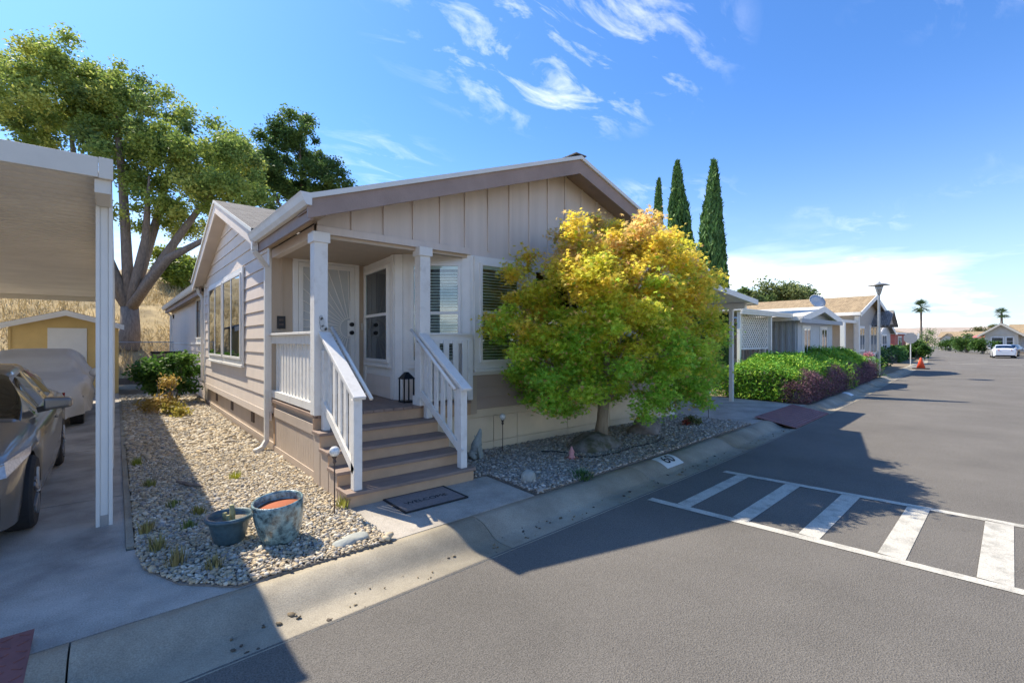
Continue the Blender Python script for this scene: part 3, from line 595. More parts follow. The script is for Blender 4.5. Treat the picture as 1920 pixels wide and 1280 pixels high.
# ------------------------------------------------------------------ right-hand awning of the home
AW=root('carport_awning','white flat metal carport awning beside the maple on one square post','carport',(13.4,6.3,0))
def za(x): return 3.13-.107*(x-10.85)
m=MB(); xs=np.linspace(9.78,13.6,20)
for i in range(26):
    yy=5.68+i*.40; m.prism([(9.78,za(9.78)-.05),(13.56,za(13.56)-.05),(13.56,za(13.56)-.075),(9.78,za(9.78)-.075)],'y',yy,yy+.385); m.prism([(9.78,za(9.78)-.0),(13.56,za(13.56)-.0),(13.56,za(13.56)-.05),(9.78,za(9.78)-.05)],'y',yy-.012,yy+.012)
m.build('roof_pan','alu',AW)
m=MB(); m.prism([(9.78,za(9.78)+.012),(13.6,za(13.6)+.012),(13.6,za(13.6)-.125),(9.78,za(9.78)-.125)],'y',5.64,5.667); m.build('front_fascia','alu',AW)
m=MB(); m.box(13.57,13.66,5.668,16.1,za(13.6)-.125,za(13.6)+.012); m.build('gutter','alu',AW)
m=MB(); m.box(13.36,13.48,5.9,16.0,za(13.4)-.24,za(13.4)-.08); m.build('beam','alu',AW)
for y in (6.3,10.5,15.2):
    m=MB(); zt2=za(13.42)-.24
    m.box(13.375,13.405,y-.05,y+.05,-.004,zt2); m.box(13.435,13.465,y-.05,y+.05,-.004,zt2); m.box(13.406,13.434,y-.03,y+.03,-.004,zt2); p=m.build('post','alu',AW)
# ------------------------------------------------------------------ left carport
CP=root('carport','cream metal carport with ribbed ceiling over the parked sedan','carport',(-.08,5.76,0))
CY0,CY1=5.2,19.6
v=[];f=[];ys_=[]; y=CY0+.03
while y<CY1: ys_+=[(y,3.075),(y+.07,3.072),(y+.085,3.115),(y+.125,3.115),(y+.14,3.072)]; y+=.19
n=len(ys_); vv=[(-5.0,a,b+.0) for a,b in ys_]+[(-.10,a,b) for a,b in ys_]+[(-5.0,a,b+.03) for a,b in ys_]+[(-.10,a,b+.03) for a,b in ys_]
ff=[(i,i+1,n+i+1,n+i) for i in range(n-1)]+[(2*n+i,3*n+i,3*n+i+1,2*n+i+1) for i in range(n-1)]
m=MB(); m.add(vv,ff); m.build('ribbed_sheet','ribs',CP,keepn=True)
m=MB(); m.box(-5.0,-.115,CY0,CY0+.025,3.06,3.225); m.build('front_fascia','alu_c',CP,bevel=.004)
m=MB(); m.box(-.113,-.02,CY0-.004,CY0+.05,3.055,3.228); m.build('fascia_corner','alu_c',CP,bevel=.004)
m=MB(); m.box(-.098,-.03,CY0+.052,CY1,3.06,3.225); m.build('side_gutter','alu_c',CP)
m=MB(); m.box(-.14,-.035,CY0+.04,CY1,2.94,3.058); m.build('beam','alu_c',CP,bevel=.004)
m=MB(); m.box(-5.0,-.1,CY1-.03,CY1,2.93,3.2); m.build('rear_fascia','alu_c',CP)
def cpost(x,y):
    m=MB(); m.box(x-.06,x-.03,y-.05,y+.05,0,2.94); m.box(x+.03,x+.06,y-.05,y+.05,0,2.94); m.box(x-.029,x+.029,y-.038,y+.038,0,2.94); p=m.build('post','alu',CP,bevel=.003)
    m=MB(); m.box(x-.028,x+.028,y-.046,y-.039,.0,.10); m.build('post_foot','steel',p)
for y in (5.80,8.35,12.2,15.9): cpost(-.085,y); 
for y in (5.8,12.2,19): cpost(-4.9,y)
m=MB(); m.box(-4.96,-4.85,CY0+.04,CY1-.035,2.94,3.058); m.build('beam','alu_c',CP,bevel=.004)
# ------------------------------------------------------------------ shed, fence, covered tub behind
S=root('garden_shed','yellow gabled garden shed with plain white door at the driveway end','shed',(-1.3,20.6,0))
m=MB(); m.box(-2.45,.05,20.3,22.3,0,2.25); m.prism([(-2.45,2.25),(.05,2.25),(-1.2,2.62)],'y',20.3,22.3); m.build('wall','yellow',S)
for s in (-1,1): m=MB(); xe=-1.2+s*1.4; m.prism([(xe,2.25),(-1.2,2.68),(-1.2,2.62),(xe,2.19)],'y',20.1,22.5); o=m.build('roof_slope','shingle',S); m=MB(); m.prism([(xe,2.24),(-1.2,2.665),(-1.2,2.50),(xe,2.08)],'y',20.07,20.098); m.build('rake_board','whitedoor',o)
m=MB(); m.box(-1.62,-.72,20.27,20.30,.25,2.12); dd=m.build('door','whitedoor',S); m=MB(); m.box(-.82,-.77,20.24,20.269,1.1,1.2); m.build('handle','steel',dd)
m=MB(); m.add([(-.36+.14*math.cos(k*.5236),20.27-y,1.78+.14*math.sin(k*.5236)) for y in (0,.03) for k in range(12)],[tuple(range(12)),tuple(range(12,24))]+[(k,(k+1)%12,(k+1)%12+12,k+12) for k in range(12)]); m.build('round_plaque','pink',S)
for x in (-2.43,.03): m=MB(); m.box(x-.03,x+.03,20.27,20.299,0,2.1); m.build('corner_trim','yellow',S)
FE=root('chain_link_fence','grey chain-link fence at the foot of the dry hill','fence',(.9,26.2,0))
m=MB()
for i in range(60):
    x=.1+i*.07
    for s in (1,-1):
        p=(x,26.2,.1); q=(x+s*1.55,26.2,1.65)
        if s<0 and x-1.55<.1: q=(.1,26.2,.1+(x-.1)); 
        if s>0 and x+1.55>4.2: q=(4.2,26.2,.1+(4.2-x))
        if abs(q[0]-p[0])>.05: m.bar(p,q,.007,.007,up=(0,1,0))
fo=m.build('wire_mesh','steel',FE); 
for x in (.05,2.1,4.2): m=MB(); m.tube([(x,26.2,-.05),(x,26.2,1.72)],.03,8); m.build('fence_post','steel',FE)
m=MB(); m.tube([(.05,26.2,1.67),(4.2,26.2,1.67)],.02,8); m.build('top_tube','steel',FE)
m=MB(); m.box(-.2,1.9,24.6,24.68,-.05,.22); o=m.build('timber_edging','wood'); top(o,'low dark timber edging board across the end of the gravel strip','timber edging')
TB=root('slatted_screen','weathered brown slatted wood screen with dark lid beside the home','wood screen',(1.45,21.3,0))
for k in range(12): a=1.0+k*.083; m=MB(); m.box(a,a+.078,21.0,21.02,0,1.28); m.build('slat','wood',TB)
for k in range(9): a=21.03+k*.1; m=MB(); m.box(.98,1.0,a,a+.094,0,1.28); m.build('slat','wood',TB)
m=MB(); m.box(.96,2.0,20.98,21.98,1.281,1.33); m.build('lid','dark',TB,bevel=.01)
# ------------------------------------------------------------------ cars
def sedan(name,label,group,loc,rot,paint,full=True):
    r=root(name,label,'car',(0,0,0),group); Lc=4.9; hw=.93
    yy=np.unique(np.concatenate([np.linspace(0,Lc,50),np.linspace(.52,1.32,17),np.linspace(3.42,4.22,17)])); wc=(.93,3.80); Rw=.375
    I=lambda x,xp,fp: np.interp(x,xp,fp)
    W=lambda y:I(y,[0,.1,.35,.9,1.6,3.6,4.4,4.75,4.9],[.60,.74,.86,.915,.93,.93,.90,.83,.70])
    ZT=lambda y:I(y,[0,.06,.25,.7,1.35,1.5,3.95,4.2,4.75,4.86,4.9],[.60,.70,.78,.88,.97,.985,1.06,1.07,1.06,1.02,.92])
    ZB=lambda y:I(y,[0,.15,.5,4.4,4.75,4.9],[.24,.2,.19,.2,.24,.34])
    BL=lambda y:I(y,[0,.3,1.3,4.0,4.9],[.62,.74,.90,.98,.95])
    V=[];k=11
    for y in yy:
        zb=ZB(y)
        for c in wc:
            if abs(y-c)<Rw: zb=max(zb,.33+math.sqrt(Rw**2-(y-c)**2)*.98)
        w_=W(y); bl=BL(y); ztp=ZT(y); mid=(max(zb,.3)+bl)/2
        half=[(w_*.965,zb),(w_*.985,zb+(mid-zb)*.35),(w_,mid),(w_*.995,bl-.10),(w_*.965,bl-.03),(w_*.90,bl+.01),(w_*.80,bl+(ztp-bl)*.55),(w_*.62,ztp-.015),(w_*.4,ztp),(w_*.2,ztp+.008),(0,ztp+.01)]
        V+=[(x,y,z) for x,z in half]+[(-x,y,z) for x,z in half[::-1][1:]]
    nn=2*k-1; F=[(i*nn+j,i*nn+j+1,(i+1)*nn+j+1,(i+1)*nn+j) for i in range(len(yy)-1) for j in range(nn-1)]
    F+=[tuple(range(nn)),tuple(range((len(yy)-1)*nn,len(yy)*nn))]
    m=MB(); m.add(V,F); body=m.build('body',paint,r,smooth=True)
    for p in body.data.polygons:
        if len(p.vertices)>4: p.use_smooth=False
    m=MB(); m.box(-.72,.72,.25,4.7,.17,.60); m.build('underbody','dark',r)
    # greenhouse
    gy=np.linspace(1.28,4.42,64); ZR=lambda y:I(y,[1.28,1.6,2.0,2.25,2.7,3.1,3.5,3.9,4.2,4.42],[.95,1.12,1.32,1.405,1.445,1.44,1.40,1.28,1.16,1.05])
    Bw=lambda y:I(y,[1.28,1.7,3.6,4.42],[.78,.845,.84,.72]); Tw=lambda y:I(y,[1.28,2.1,2.6,3.6,4.42],[.70,.60,.60,.58,.62])
    rows=[]
    for y in gy:
        zr=ZR(y); b=BL(y)+.005; b=min(b,zr-.01); tw=Tw(y)+(1-min(1,(zr-b)/.42))*(Bw(y)-Tw(y)); bw=Bw(y)
        e=[(bw,b),(bw+(tw-bw)*.12,b+(zr-.05-b)*.12),(bw+(tw-bw)*.9,b+(zr-.05-b)*.90),(tw,zr-.04),(tw*.92,zr-.012),(tw*.6,zr),(tw*.3,zr+.01),(0,zr+.012)]
        rows.append([(x,y,z) for x,z in e]+[(-x,y,z) for x,z in e[::-1][1:]])
    nr=15
    def sel(fn,name,m_):
        vs=[];fs=[]
        for i in range(len(gy)-1):
            for j in range(nr-1):
                if fn((gy[i]+gy[i+1])/2,j): q=len(vs); vs+=[rows[i][j],rows[i][j+1],rows[i+1][j+1],rows[i+1][j]]; fs.append((q,q+1,q+2,q+3))
        mm=MB(); mm.add(vs,fs); o=mm.build(name,m_,r,keepn=True); bm=bmesh.new(); bm.from_mesh(o.data); bmesh.ops.remove_doubles(bm,verts=bm.verts,dist=.0005); bmesh.ops.recalc_face_normals(bm,faces=bm.faces); bm.to_mesh(o.data); bm.free()
        o.data.polygons.foreach_set('use_smooth',[True]*len(o.data.polygons)); return o
    mj=lambda j:min(j,13-j)
    ws=lambda y,j:1.34<y<2.14 and 3<=j<=10
    bk=lambda y,j:3.62<y<4.36 and 3<=j<=10
    fs_=lambda y,j:1.75<y<2.72 and mj(j)==1
    rs_=lambda y,j:2.82<y<3.75 and mj(j)==1
    sel(ws,'windshield','carglass'); sel(bk,'rear_window','carglass'); 
    for sgn in (0,1): sel(lambda y,j:fs_(y,j) and (j>7)==bool(sgn),'side_window','carglass'); sel(lambda y,j:rs_(y,j) and (j>7)==bool(sgn),'side_window','carglass')
    sel(lambda y,j:not(ws(y,j) or bk(y,j) or fs_(y,j) or rs_(y,j)),'roof',paint)
    m=MB(); m.box(-.62,.62,1.75,4.1,.75,1.0); 
    for x in (-.36,.36): m.box(x-.24,x+.24,2.5,2.68,.9,1.28); m.box(x-.12,x+.12,2.53,2.62,1.28,1.36)
    m.build('seats','dark',r); m=MB(); m.box(-.7,.7,1.5,1.95,.85,.99); m.build('dashboard','dark',r)
    # wheels
    for c in wc:
        for s in (-1,1):
            mm=MB(); pr=[(.20,-.1),(.30,-.105),(.325,-.08),(.33,0),(.325,.08),(.30,.105),(.20,.1)]; n=28
            vs=[(s*(.815+a),c+q*math.cos(6.2832*t/n),.33+q*math.sin(6.2832*t/n)) for q,a in pr for t in range(n)]
            fs=[(i*n+t,i*n+(t+1)%n,(i+1)*n+(t+1)%n,(i+1)*n+t) for i in range(len(pr)-1) for t in range(n)]+[tuple(range(n)),tuple(range(6*n,7*n))]
            mm.add(vs,fs); wo=mm.build('tyre','rubber',r,smooth=False)
            mm=MB()
            for t in range(5):
                a=6.2832*t/5
                for da in (-.13,.13): mm.bar((s*.925,c+.04*math.cos(a),.33+.04*math.sin(a)),(s*.918,c+.215*math.cos(a+da),.33+.215*math.sin(a+da)),.035,.02,up=(1,0,0))
            mm.add([(s*.915,c+q*math.cos(6.2832*t/24),.33+q*math.sin(6.2832*t/24)) for q in (.205,.232) for t in range(24)],[(t,(t+1)%24,24+(t+1)%24,24+t) for t in range(24)]); mm.build('rim','rim',wo)
            mm=MB(); mm.add([(s*.90,c+.21*math.cos(6.2832*t/24),.33+.21*math.sin(6.2832*t/24)) for t in range(24)],[tuple(range(24))]); mm.build('brake_disc','iron',wo)
    # lamps, grille, mirrors, handles, plates
    for s in (-1,1):
        m=MB(); m.add([(s*.45,.03,.66),(s*.80,.22,.74),(s*.915,.62,.80),(s*.91,.60,.73),(s*.82,.17,.63),(s*.46,.0,.60),(s*.44,.12,.66),(s*.78,.34,.735),(s*.86,.64,.79),(s*.85,.62,.72),(s*.76,.3,.63),(s*.45,.12,.60)],[(0,1,4,5),(1,2,3,4),(6,7,1,0),(7,8,2,1),(8,9,3,2),(11,10,4,5),(10,9,3,4)]); m.build('headlight','lampglass',r)
        m=MB(); m.add([(s*.46,-.004,.655),(s*.81,.195,.735),(s*.80,.19,.725),(s*.46,-.006,.64)],[(0,1,2,3)]); m.build('headlight_strip','chrome',r)
        m=MB(); m.box(*sorted((s*.60,s*.79)),.055,.16,.30,.50); m.build('fog_intake','dark',r,bevel=.02)
        m=MB(); m.add([(s*.45,4.93,.94),(s*.88,4.70,.92),(s*.87,4.72,.80),(s*.45,4.93,.80),(s*.45,4.85,.94),(s*.8,4.6,.92),(s*.8,4.6,.80),(s*.45,4.85,.80)],[(0,1,2,3),(4,7,6,5),(0,4,5,1),(2,6,7,3)]); m.build('tail_light','redlens',r)
        m=MB(); m.add([(s*(.90+.11+a*.11),1.78+b*.09-abs(a)*.03,1.03+c_*.10) for a,b,c_ in ((-1,-1,-.5),(1,-.6,-.3),(1,-.6,.7),(-1,-1,.9),(-1,.6,-.5),(1,.6,-.3),(1,.6,.7),(-1,.6,.9))],[(0,1,2,3),(4,7,6,5),(0,4,5,1),(1,5,6,2),(2,6,7,3),(3,7,4,0)]); mo=m.build('mirror',paint,r,bevel=.03); mo.modifiers['bevel'].segments=3
        m=MB(); m.bar((s*.84,1.80,.98),(s*.93,1.80,1.0),.03,.06); m.build('mirror_arm','black',mo)
        for y in (2.52,3.45): m=MB(); m.box(*sorted((s*.925,s*.955)),y,y+.2,.80,.83); m.build('door_handle',paint,r,bevel=.008)
    m=MB(); m.box(-.44,.44,-.012,.10,.44,.62); m.build('grille','black',r,bevel=.02)
    m=MB(); m.box(-.56,.56,-.02,.14,.24,.36); m.build('lower_intake','dark',r,bevel=.02)
    m=MB(); m.box(-.26,.26,4.88,4.905,.62,.75); m.build('licence_plate','whitedoor',r)
    r.location=loc; r.rotation_euler=(0,0,rot); return r
sedan('parked_car','dark grey sedan parked under the cream carport, headlight and mirror showing',None,(-1.48,5.22,.0),0,'carpaint')
sedan('parked_car','white sedan parked along the far kerb before the row of houses',None,(72.6+.6,4.9,-.1),R(90),'whitecar').rotation_euler=(0,0,R(90))
for o in [x for x in bpy.data.objects if x.get('label','').startswith('white sedan')]: o.location=(77.6,5.55,-.1); o.rotation_euler=(0,0,R(98))
d_=sedan('parked_car','dark car parked just beyond the white sedan',None,(86.0,4.6,-.1),R(80),'darkcar')
# covered car
CC=root('covered_car','car under a wrinkled grey cloth cover parked in front of the yellow shed','car',(-1.35,14.8,0))
yy=np.linspace(0,4.6,70); tt=np.linspace(0,1,46); V=[];hash_=lambda a,b:math.sin(a*7.3+math.sin(b*5.1)*2)*.5+math.sin(b*9.7+a*3.1)*.5
for y in yy:
    h=float(np.interp(y,[0,.05,.3,1.1,1.55,2.1,3.2,3.9,4.45,4.6],[.62,.78,.95,1.08,1.38,1.52,1.53,1.47,1.12,.75])); wd=float(np.interp(y,[0,.2,.7,3.9,4.6],[.62,.82,.93,.93,.7])); cab=float(np.interp(y,[1.0,1.6,3.8,4.4],[0,1,1,0]))
    for t in tt:
        a=t*2-1; s=1 if a>=0 else -1; a=abs(a)
        pts_t=[0,.35,.52,.70,.80,1]; px=[0,.52*(1-.0*cab),(.80-.16*cab),.93-.02*cab,.97,.93]; pz=[h,h-.01,h-.04-.02*cab,h-(.10+.40*cab)*(1 if cab>0 else .8),max(.6,h-.25-.45*cab),.20+.05*math.sin(y*2.1)]
        x=np.interp(a,pts_t,px)*wd; z=np.interp(a,pts_t,pz); fold=.040*math.sin(y*11+3*math.sin(z*4)+z*5)*a*a+.028*math.sin(z*11+y*5+2*math.sin(y*3))*(.3+a)+.02*hash_(y*1.7,z*1.5)
        V.append((-1.35+s*(x+fold*.9),12.5+y+.02*hash_(z,x),z+fold*.4*(1-a)))
n=len(tt); F=[(i*n+j,i*n+j+1,(i+1)*n+j+1,(i+1)*n+j) for i in range(len(yy)-1) for j in range(n-1)]+[tuple(range(n)),tuple(range((len(yy)-1)*n,len(yy)*n))]
m=MB(); m.add(V,F); m.build('cloth_cover','cover',CC,smooth=True)
rockmesh('mirror_pocket','cover',(-.33,13.95,1.02),(.14,.10,.10),CC,3,3)
for x in (-.62,-2.08):
    for y in (13.3,16.2): m=MB(); m.add([(x+a,y+.32*math.cos(k*.2618),.32+.32*math.sin(k*.2618)) for a in (-.1,.1) for k in range(24)],[tuple(range(24)),tuple(range(24,48))]+[(k,(k+1)%24,(k+1)%24+24,k+24) for k in range(24)]); m.build('tyre','rubber',CC)
# ------------------------------------------------------------------ small things near the steps
def lathe_obj(name,prof,c,m_,parent=None,n=32): mm=MB(); mm.lathe(prof,c,n); return mm.build(name,m_,parent,smooth=True)
BP=root('flower_pot','tall teal mottled glazed pot with terracotta inside, standing on the gravel','pot',(1.07,4.33,.03))
lathe_obj('glazed_wall',[(.115,0),(.13,.006),(.15,.04),(.172,.11),(.188,.20),(.196,.29),(.200,.345),(.196,.357),(.184,.357),(.179,.34),(.175,.30),(.17,.285)],(1.07,4.33,.02),'pot',BP,40)
lathe_obj('soil_bowl',[(.174,.285),(.172,.29),(.0,.29)],(1.07,4.33,.02),'terra',BP,40)
BP.rotation_euler=(R(3),R(-5),0)
SP=root('flower_pot','small dark blue ribbed pot holding dried cactus stubs on the gravel','pot',(.73,4.57,.03))
lathe_obj('glazed_wall',[(.10,0),(.115,.02),(.14,.12),(.155,.185),(.158,.19),(.178,.195),(.184,.21),(.178,.228),(.16,.23),(.15,.2),(.148,.17)],(.73,4.57,.02),'pot2',SP,36)
lathe_obj('soil',[(.15,.17),(.148,.178),(0,.18)],(.73,4.57,.02),'bedsoil',SP,24)
for (x,y,h,rr_) in ((.75,4.58,.13,.022),(.70,4.60,.07,.02),(.715,4.55,.06,.018)): mm=MB(); mm.tube([(x,y,.18),(x+.003,y,.18+h*.5),(x,y+.004,.19+h)],[rr_,rr_*1.05,rr_*.8],9); mm.build('cactus_stub','cactus',SP)
def solar(x,y,z,h,label):
    r=root('garden_light',label,'garden light',(x,y,z),'globe garden lights'); mm=MB(); mm.tube([(x,y,z-.03),(x,y,z+h-.06)],.0065,6); mm.build('stake','iron',r)
    mm=MB(); mm.tube([(x,y,z+h-.12),(x,y,z+h-.10),(x,y,z+h-.075),(x,y,z+h-.05)],[.008,.02,.012,.026],8); mm.build('collar','iron',r)
    mm=MB(); mm.lathe([(.012,-.05),(.035,-.038),(.048,-.012),(.05,.008),(.04,.034),(.02,.048),(0.002,.051)],(x,y,z+h),20); mm.build('globe','globe',r,smooth=True)
solar(1.63,4.64,.0,.63,'glass globe garden light on a thin stake beside the front steps'); solar(4.52,5.62,.0,.55,'glass globe garden light beside the howling wolf statue'); solar(9.9,5.15,0,.60,'glass globe garden light at the driveway end of the front gravel bed')
# wolf statue
W_=root('wolf_statue','grey stone statue of a seated howling wolf against the skirting','statue',(3.93,5.52,0))
me=bpy.data.meshes.new('body'); vs=[(0,0,.10),(.0,-.02,.20),(.01,-.035,.28),(.03,-.05,.345),(.035,-.065,.40),(.03,-.075,.46),(-.06,.03,.08),(.06,.03,.08),(-.07,-.05,.03),(.07,-.05,.03),(-.035,-.06,.20),(.04,-.06,.20),(-.035,-.085,.10),(.04,-.085,.10),(-.035,-.10,.015),(.04,-.10,.015),(0,.10,.03)]
ed=[(0,1),(1,2),(2,3),(3,4),(4,5),(0,6),(0,7),(6,8),(7,9),(1,10),(1,11),(10,12),(11,13),(12,14),(13,15),(0,16)]; rad=[.085,.075,.062,.045,.034,.014,.055,.055,.03,.03,.035,.035,.024,.024,.022,.022,.02]
me.from_pydata(vs,ed,[]); me.materials.append(MT['statue']); o=bpy.data.objects.new('body',me); link(o,W_); o.rotation_euler=(0,0,R(35)); o.location=(0,0,.01); o.scale=(1,1,.97)
sm=o.modifiers.new('skin','SKIN')
for i,sv in enumerate(me.skin_vertices[0].data): sv.radius=(rad[i],rad[i]); sv.use_root=(i==0)
o.modifiers.new('sub','SUBSURF').levels=2; o.modifiers['sub'].render_levels=2; sm.use_smooth_shade=True
m=MB(); 
for s in (-1,1): m.add([(3.945+s*.018,5.50,.335),(3.945+s*.036,5.508,.335),(3.95+s*.028,5.525,.375)],[(0,1,2)])
m.build('ears','statue',W_)
top(rockmesh('rock','rockw',(3.80,4.24,.07),(.10,.085,.10),None,5),'pale greenish rock at the corner of the front gravel bed','rock')
top(rockmesh('rock','rock',(7.55,5.12,.10),(.34,.26,.21),None,8),'brown boulder lying on gravel to the right of the maple trunk','rock')
top(rockmesh('rock','moss',(5.90,5.02,.03),(.52,.36,.20),None,11),'broad dark mossy boulder at the foot of the maple trunk','rock')
top(rockmesh('rock','rockw',(1.52,3.93,.02),(.15,.09,.045),None,15),'flat pale stone in the gravel near the kerb below the pots','rock')
FL=root('garden_ornament','small pink flower ornament on the gravel before the mossy boulder','ornament',(5.0,4.64,0))
mm=MB(); mm.lathe([(.05,0),(.055,.04),(.03,.07),(.045,.10),(.022,.15),(.008,.19)],(5.0,4.64,.01),10); mm.build('figure','pink',FL,smooth=True)
mm=MB()
for k in range(9): a=k*.7; mm.add([(5.0,4.64,.02),(5.0+.07*math.cos(a),4.64+.07*math.sin(a),.05),(5.0+.15*math.cos(a+.15),4.64+.15*math.sin(a+.15),.025),(5.0+.07*math.cos(a+.35),4.64+.07*math.sin(a+.35),.05)],[(0,1,2,3)])
mm.build('petals','terra',FL)
hp=[(4.9,5.25),(5.1,5.05),(5.2,4.85),(5.05,4.7),(5.3,4.45),(5.8,4.42),(6.3,4.5),(6.8,4.45),(7.3,4.6)]
mm=MB(); mm.tube([(a+.02*math.sin(i*2.),b,.035) for i,(a,b) in enumerate(hp)],.009,6); o=mm.build('drip_hose','hose'); top(o,'thin black drip hose winding over the front gravel bed','hose')
m=MB(); m.bar((4.54,5.885,.0),(4.54,5.885,.60),.012,.012); 
DM=root('doormat','brown welcome doormat with dark border at the foot of the steps','doormat',(2.55,4.5,.005))
m=MB(); m.box(2.19,2.92,4.25,4.74,.005,.016); m.build('fibre_mat','mat_',DM); m=MB(); m.ring(2.18,2.93,.0,.0,0,0,0) if False else None
m=MB(); 
for a in ((2.18,2.93,4.235,4.252),(2.18,2.93,4.738,4.755),(2.18,2.20,4.253,4.737),(2.91,2.93,4.253,4.737)): m.box(*a,.006,.02)
m.build('border','rubber',DM); textmesh('lettering','WELCOME','ink',DM,(2.55,4.47,.0175),.105,(0,0,0),.0006)
LT=root('lantern','black metal lantern standing on the porch before the bay window','lantern',(3.25,6.28,DZ))
m=MB(); 
for a in (-.075,.075):
    for b in (-.075,.075): m.box(3.25+a-.008,3.25+a+.008,6.28+b-.008,6.28+b+.008,DZ+.02,DZ+.34)
m.box(3.165,3.335,6.195,6.365,DZ,DZ+.02); m.build('frame','black',LT); m=MB(); m.add([(3.155,6.185,DZ+.34),(3.345,6.185,DZ+.34),(3.345,6.375,DZ+.34),(3.155,6.375,DZ+.34),(3.23,6.26,DZ+.44),(3.27,6.26,DZ+.44),(3.27,6.30,DZ+.44),(3.23,6.30,DZ+.44)],[(0,3,2,1),(4,5,6,7),(0,1,5,4),(1,2,6,5),(2,3,7,6),(3,0,4,7)]); m.build('roof','black',LT)
# painted house numbers on the kerb
def kerbnum(x,txt,label):
    y=YL(x); r=root('kerb_number',label,'house number',(x,y+.5,-.02)); kz=lambda q:float(np.interp(q,[p for p,_ in kp],[z for _,z in kp])); v=[]; qs=(.35,.38,.41,.44,.47,.51,.57,.62)
    for q in qs: v+=[(x-.24,YL(x-.24)+q,kz(q)+.004),(x+.24,YL(x+.24)+q,kz(q)+.004)]
    m=MB(); m.add(v,[(2*i,2*i+1,2*i+3,2*i+2) for i in range(len(qs)-1)]); m.build('white_plate','white',r,keepn=True)
    if txt:
        o=textmesh('digits',txt,'ink',r,(0,0,0),.24,(0,0,0),.0); o.location=(0,0,0)
        bm=bmesh.new(); bm.from_mesh(o.data); bmesh.ops.subdivide_edges(bm,edges=[e for e in bm.edges if e.calc_length()>.03],cuts=3,use_grid_fill=True); bmesh.ops.triangulate(bm,faces=bm.faces)
        for vv in bm.verts: q=.485+vv.co.y; xx=x+vv.co.x*1.15; vv.co=Vector((xx,YL(xx)+q,kz(q)+.012))-org(r)
        bm.to_mesh(o.data); bm.free()
kerbnum(6.15,'60','white kerb plate with black number sixty by the front gravel bed'); kerbnum(18.6,None,'small white number plate on the kerb before the juniper hedge')
# fallen root / stick and pebbles on the kerb
m=MB(); m.tube([(.55,6.85,.04),(.60,6.7,.05),(.66,6.55,.05),(.76,6.45,.04)],[.012,.022,.02,.01],7); o=m.build('dead_branch','bark'); top(o,'curved dead brown branch lying on the shaded gravel','branch')
# ------------------------------------------------------------------ vegetation helpers
def branchy(par,m_,base,targets,r0,split,seed=0,rr=.35):
    rd=random.Random(seed); mm=MB(); b=Vector(base); s=Vector(split)
    mm.tube([b,b.lerp(s,.5)+Vector((rd.uniform(-.05,.05)*r0*4,rd.uniform(-.05,.05)*r0*4,0)),s],[r0*1.25,r0*.95,r0*.85],12); mm.build('trunk',m_,par,smooth=True)
    for t in targets:
        t=Vector(t); q=s.lerp(t,.5)+Vector((rd.uniform(-.2,.2),rd.uniform(-.2,.2),rd.uniform(0,.2)))*(t-s).length*.4; mm=MB(); mm.tube([s-Vector((0,0,r0*.3)),s.lerp(q,.5),q,q.lerp(t,.6),t],[r0*.6,r0*.5,r0*rr,r0*rr*.6,r0*.08],8); mm.build('limb',m_,par,smooth=True)
def crown(par,name,clumps,nl,size,cols,tpl,m_='leaf',tilt=.8,flat=.7,kind=None):
    """clumps: (x,y,z,r,colour index)"""
    cl=np.array(clumps); w_=cl[:,3]**2; w_=w_/w_.sum(); idx=rng.choice(len(cl),nl,p=w_); d=rng.normal(0,1,(nl,3)); d/=np.linalg.norm(d,axis=1)[:,None]; rad=np.clip(np.abs(rng.normal(.62,.30,nl)),0,1.5)
    P=cl[idx,:3]+d*(cl[idx,3]*rad)[:,None]*np.array([1,1,flat]); cols=np.array(cols); ci=cl[idx,4].astype(int)%len(cols); C=cols[ci]*rng.uniform(.72,1.25,(nl,1))*np.array([1,1,1])
    alt=rng.random(nl)<.18; C[alt]=cols[rng.integers(0,len(cols),alt.sum())]*rng.uniform(.8,1.15,(alt.sum(),1))
    S=size*rng.uniform(.65,1.3,nl); V,F,CC_=scatter(tpl,[tuple(range(len(tpl)))],P,S,randrot(nl,tilt),np.clip(C,0,1)); return npmesh(name,V,F,m_,par,CC_,kind=kind)
def ell_clumps(c,r,n,cr,colfn,shell=.55,seed=1,zmin=None):
    rd=random.Random(seed); out=[]
    while len(out)<n:
        d=Vector((rd.gauss(0,1),rd.gauss(0,1),rd.gauss(0,1))).normalized(); t=rd.uniform(shell,1)**.7; p=(c[0]+d.x*r[0]*t,c[1]+d.y*r[1]*t,c[2]+d.z*r[2]*t)
        if zmin is not None and p[2]<zmin: continue
        out.append((*p,rd.uniform(*cr),colfn(p,rd)))
    return out
# Japanese maple
MP=root('maple_tree','Japanese maple with golden top and green lower leaves in the front gravel bed','tree',(6.37,5.25,0))
def mcol(p,rd):
    t=(p[2]-.7)/3.0+rd.uniform(-.22,.22)
    return 0 if t<.22 else 1 if t<.42 else 2 if t<.60 else 3 if t<.84 else (4 if rd.random()<.6 else 3)
rd=random.Random(3); mc=[]
while len(mc)<480:
    t=rd.uniform(-.80,1) if len(mc)<340 else rd.uniform(-.7,.45); a=rd.uniform(0,6.2832); q=rd.random()**.42 if len(mc)<340 else rd.uniform(.72,1); pr_=(1-t*t)**.5 if t>0 else 1-.30*t*t
    lob=1+.10*math.sin(a*3+1)+.08*math.sin(a*5+t*4); px=6.30+2.36*pr_*q*lob*math.cos(a); py=4.70+1.36*pr_*q*lob*math.sin(a); pz=2.0+1.64*t*(.55+.45*q if t>0 else 1)+rd.uniform(-.1,.1)
    if t>0 and q<.6: pz+=.25
    mc.append((px,py,max(pz,.66),rd.uniform(.16,.30),mcol((px,py,pz),rd)))
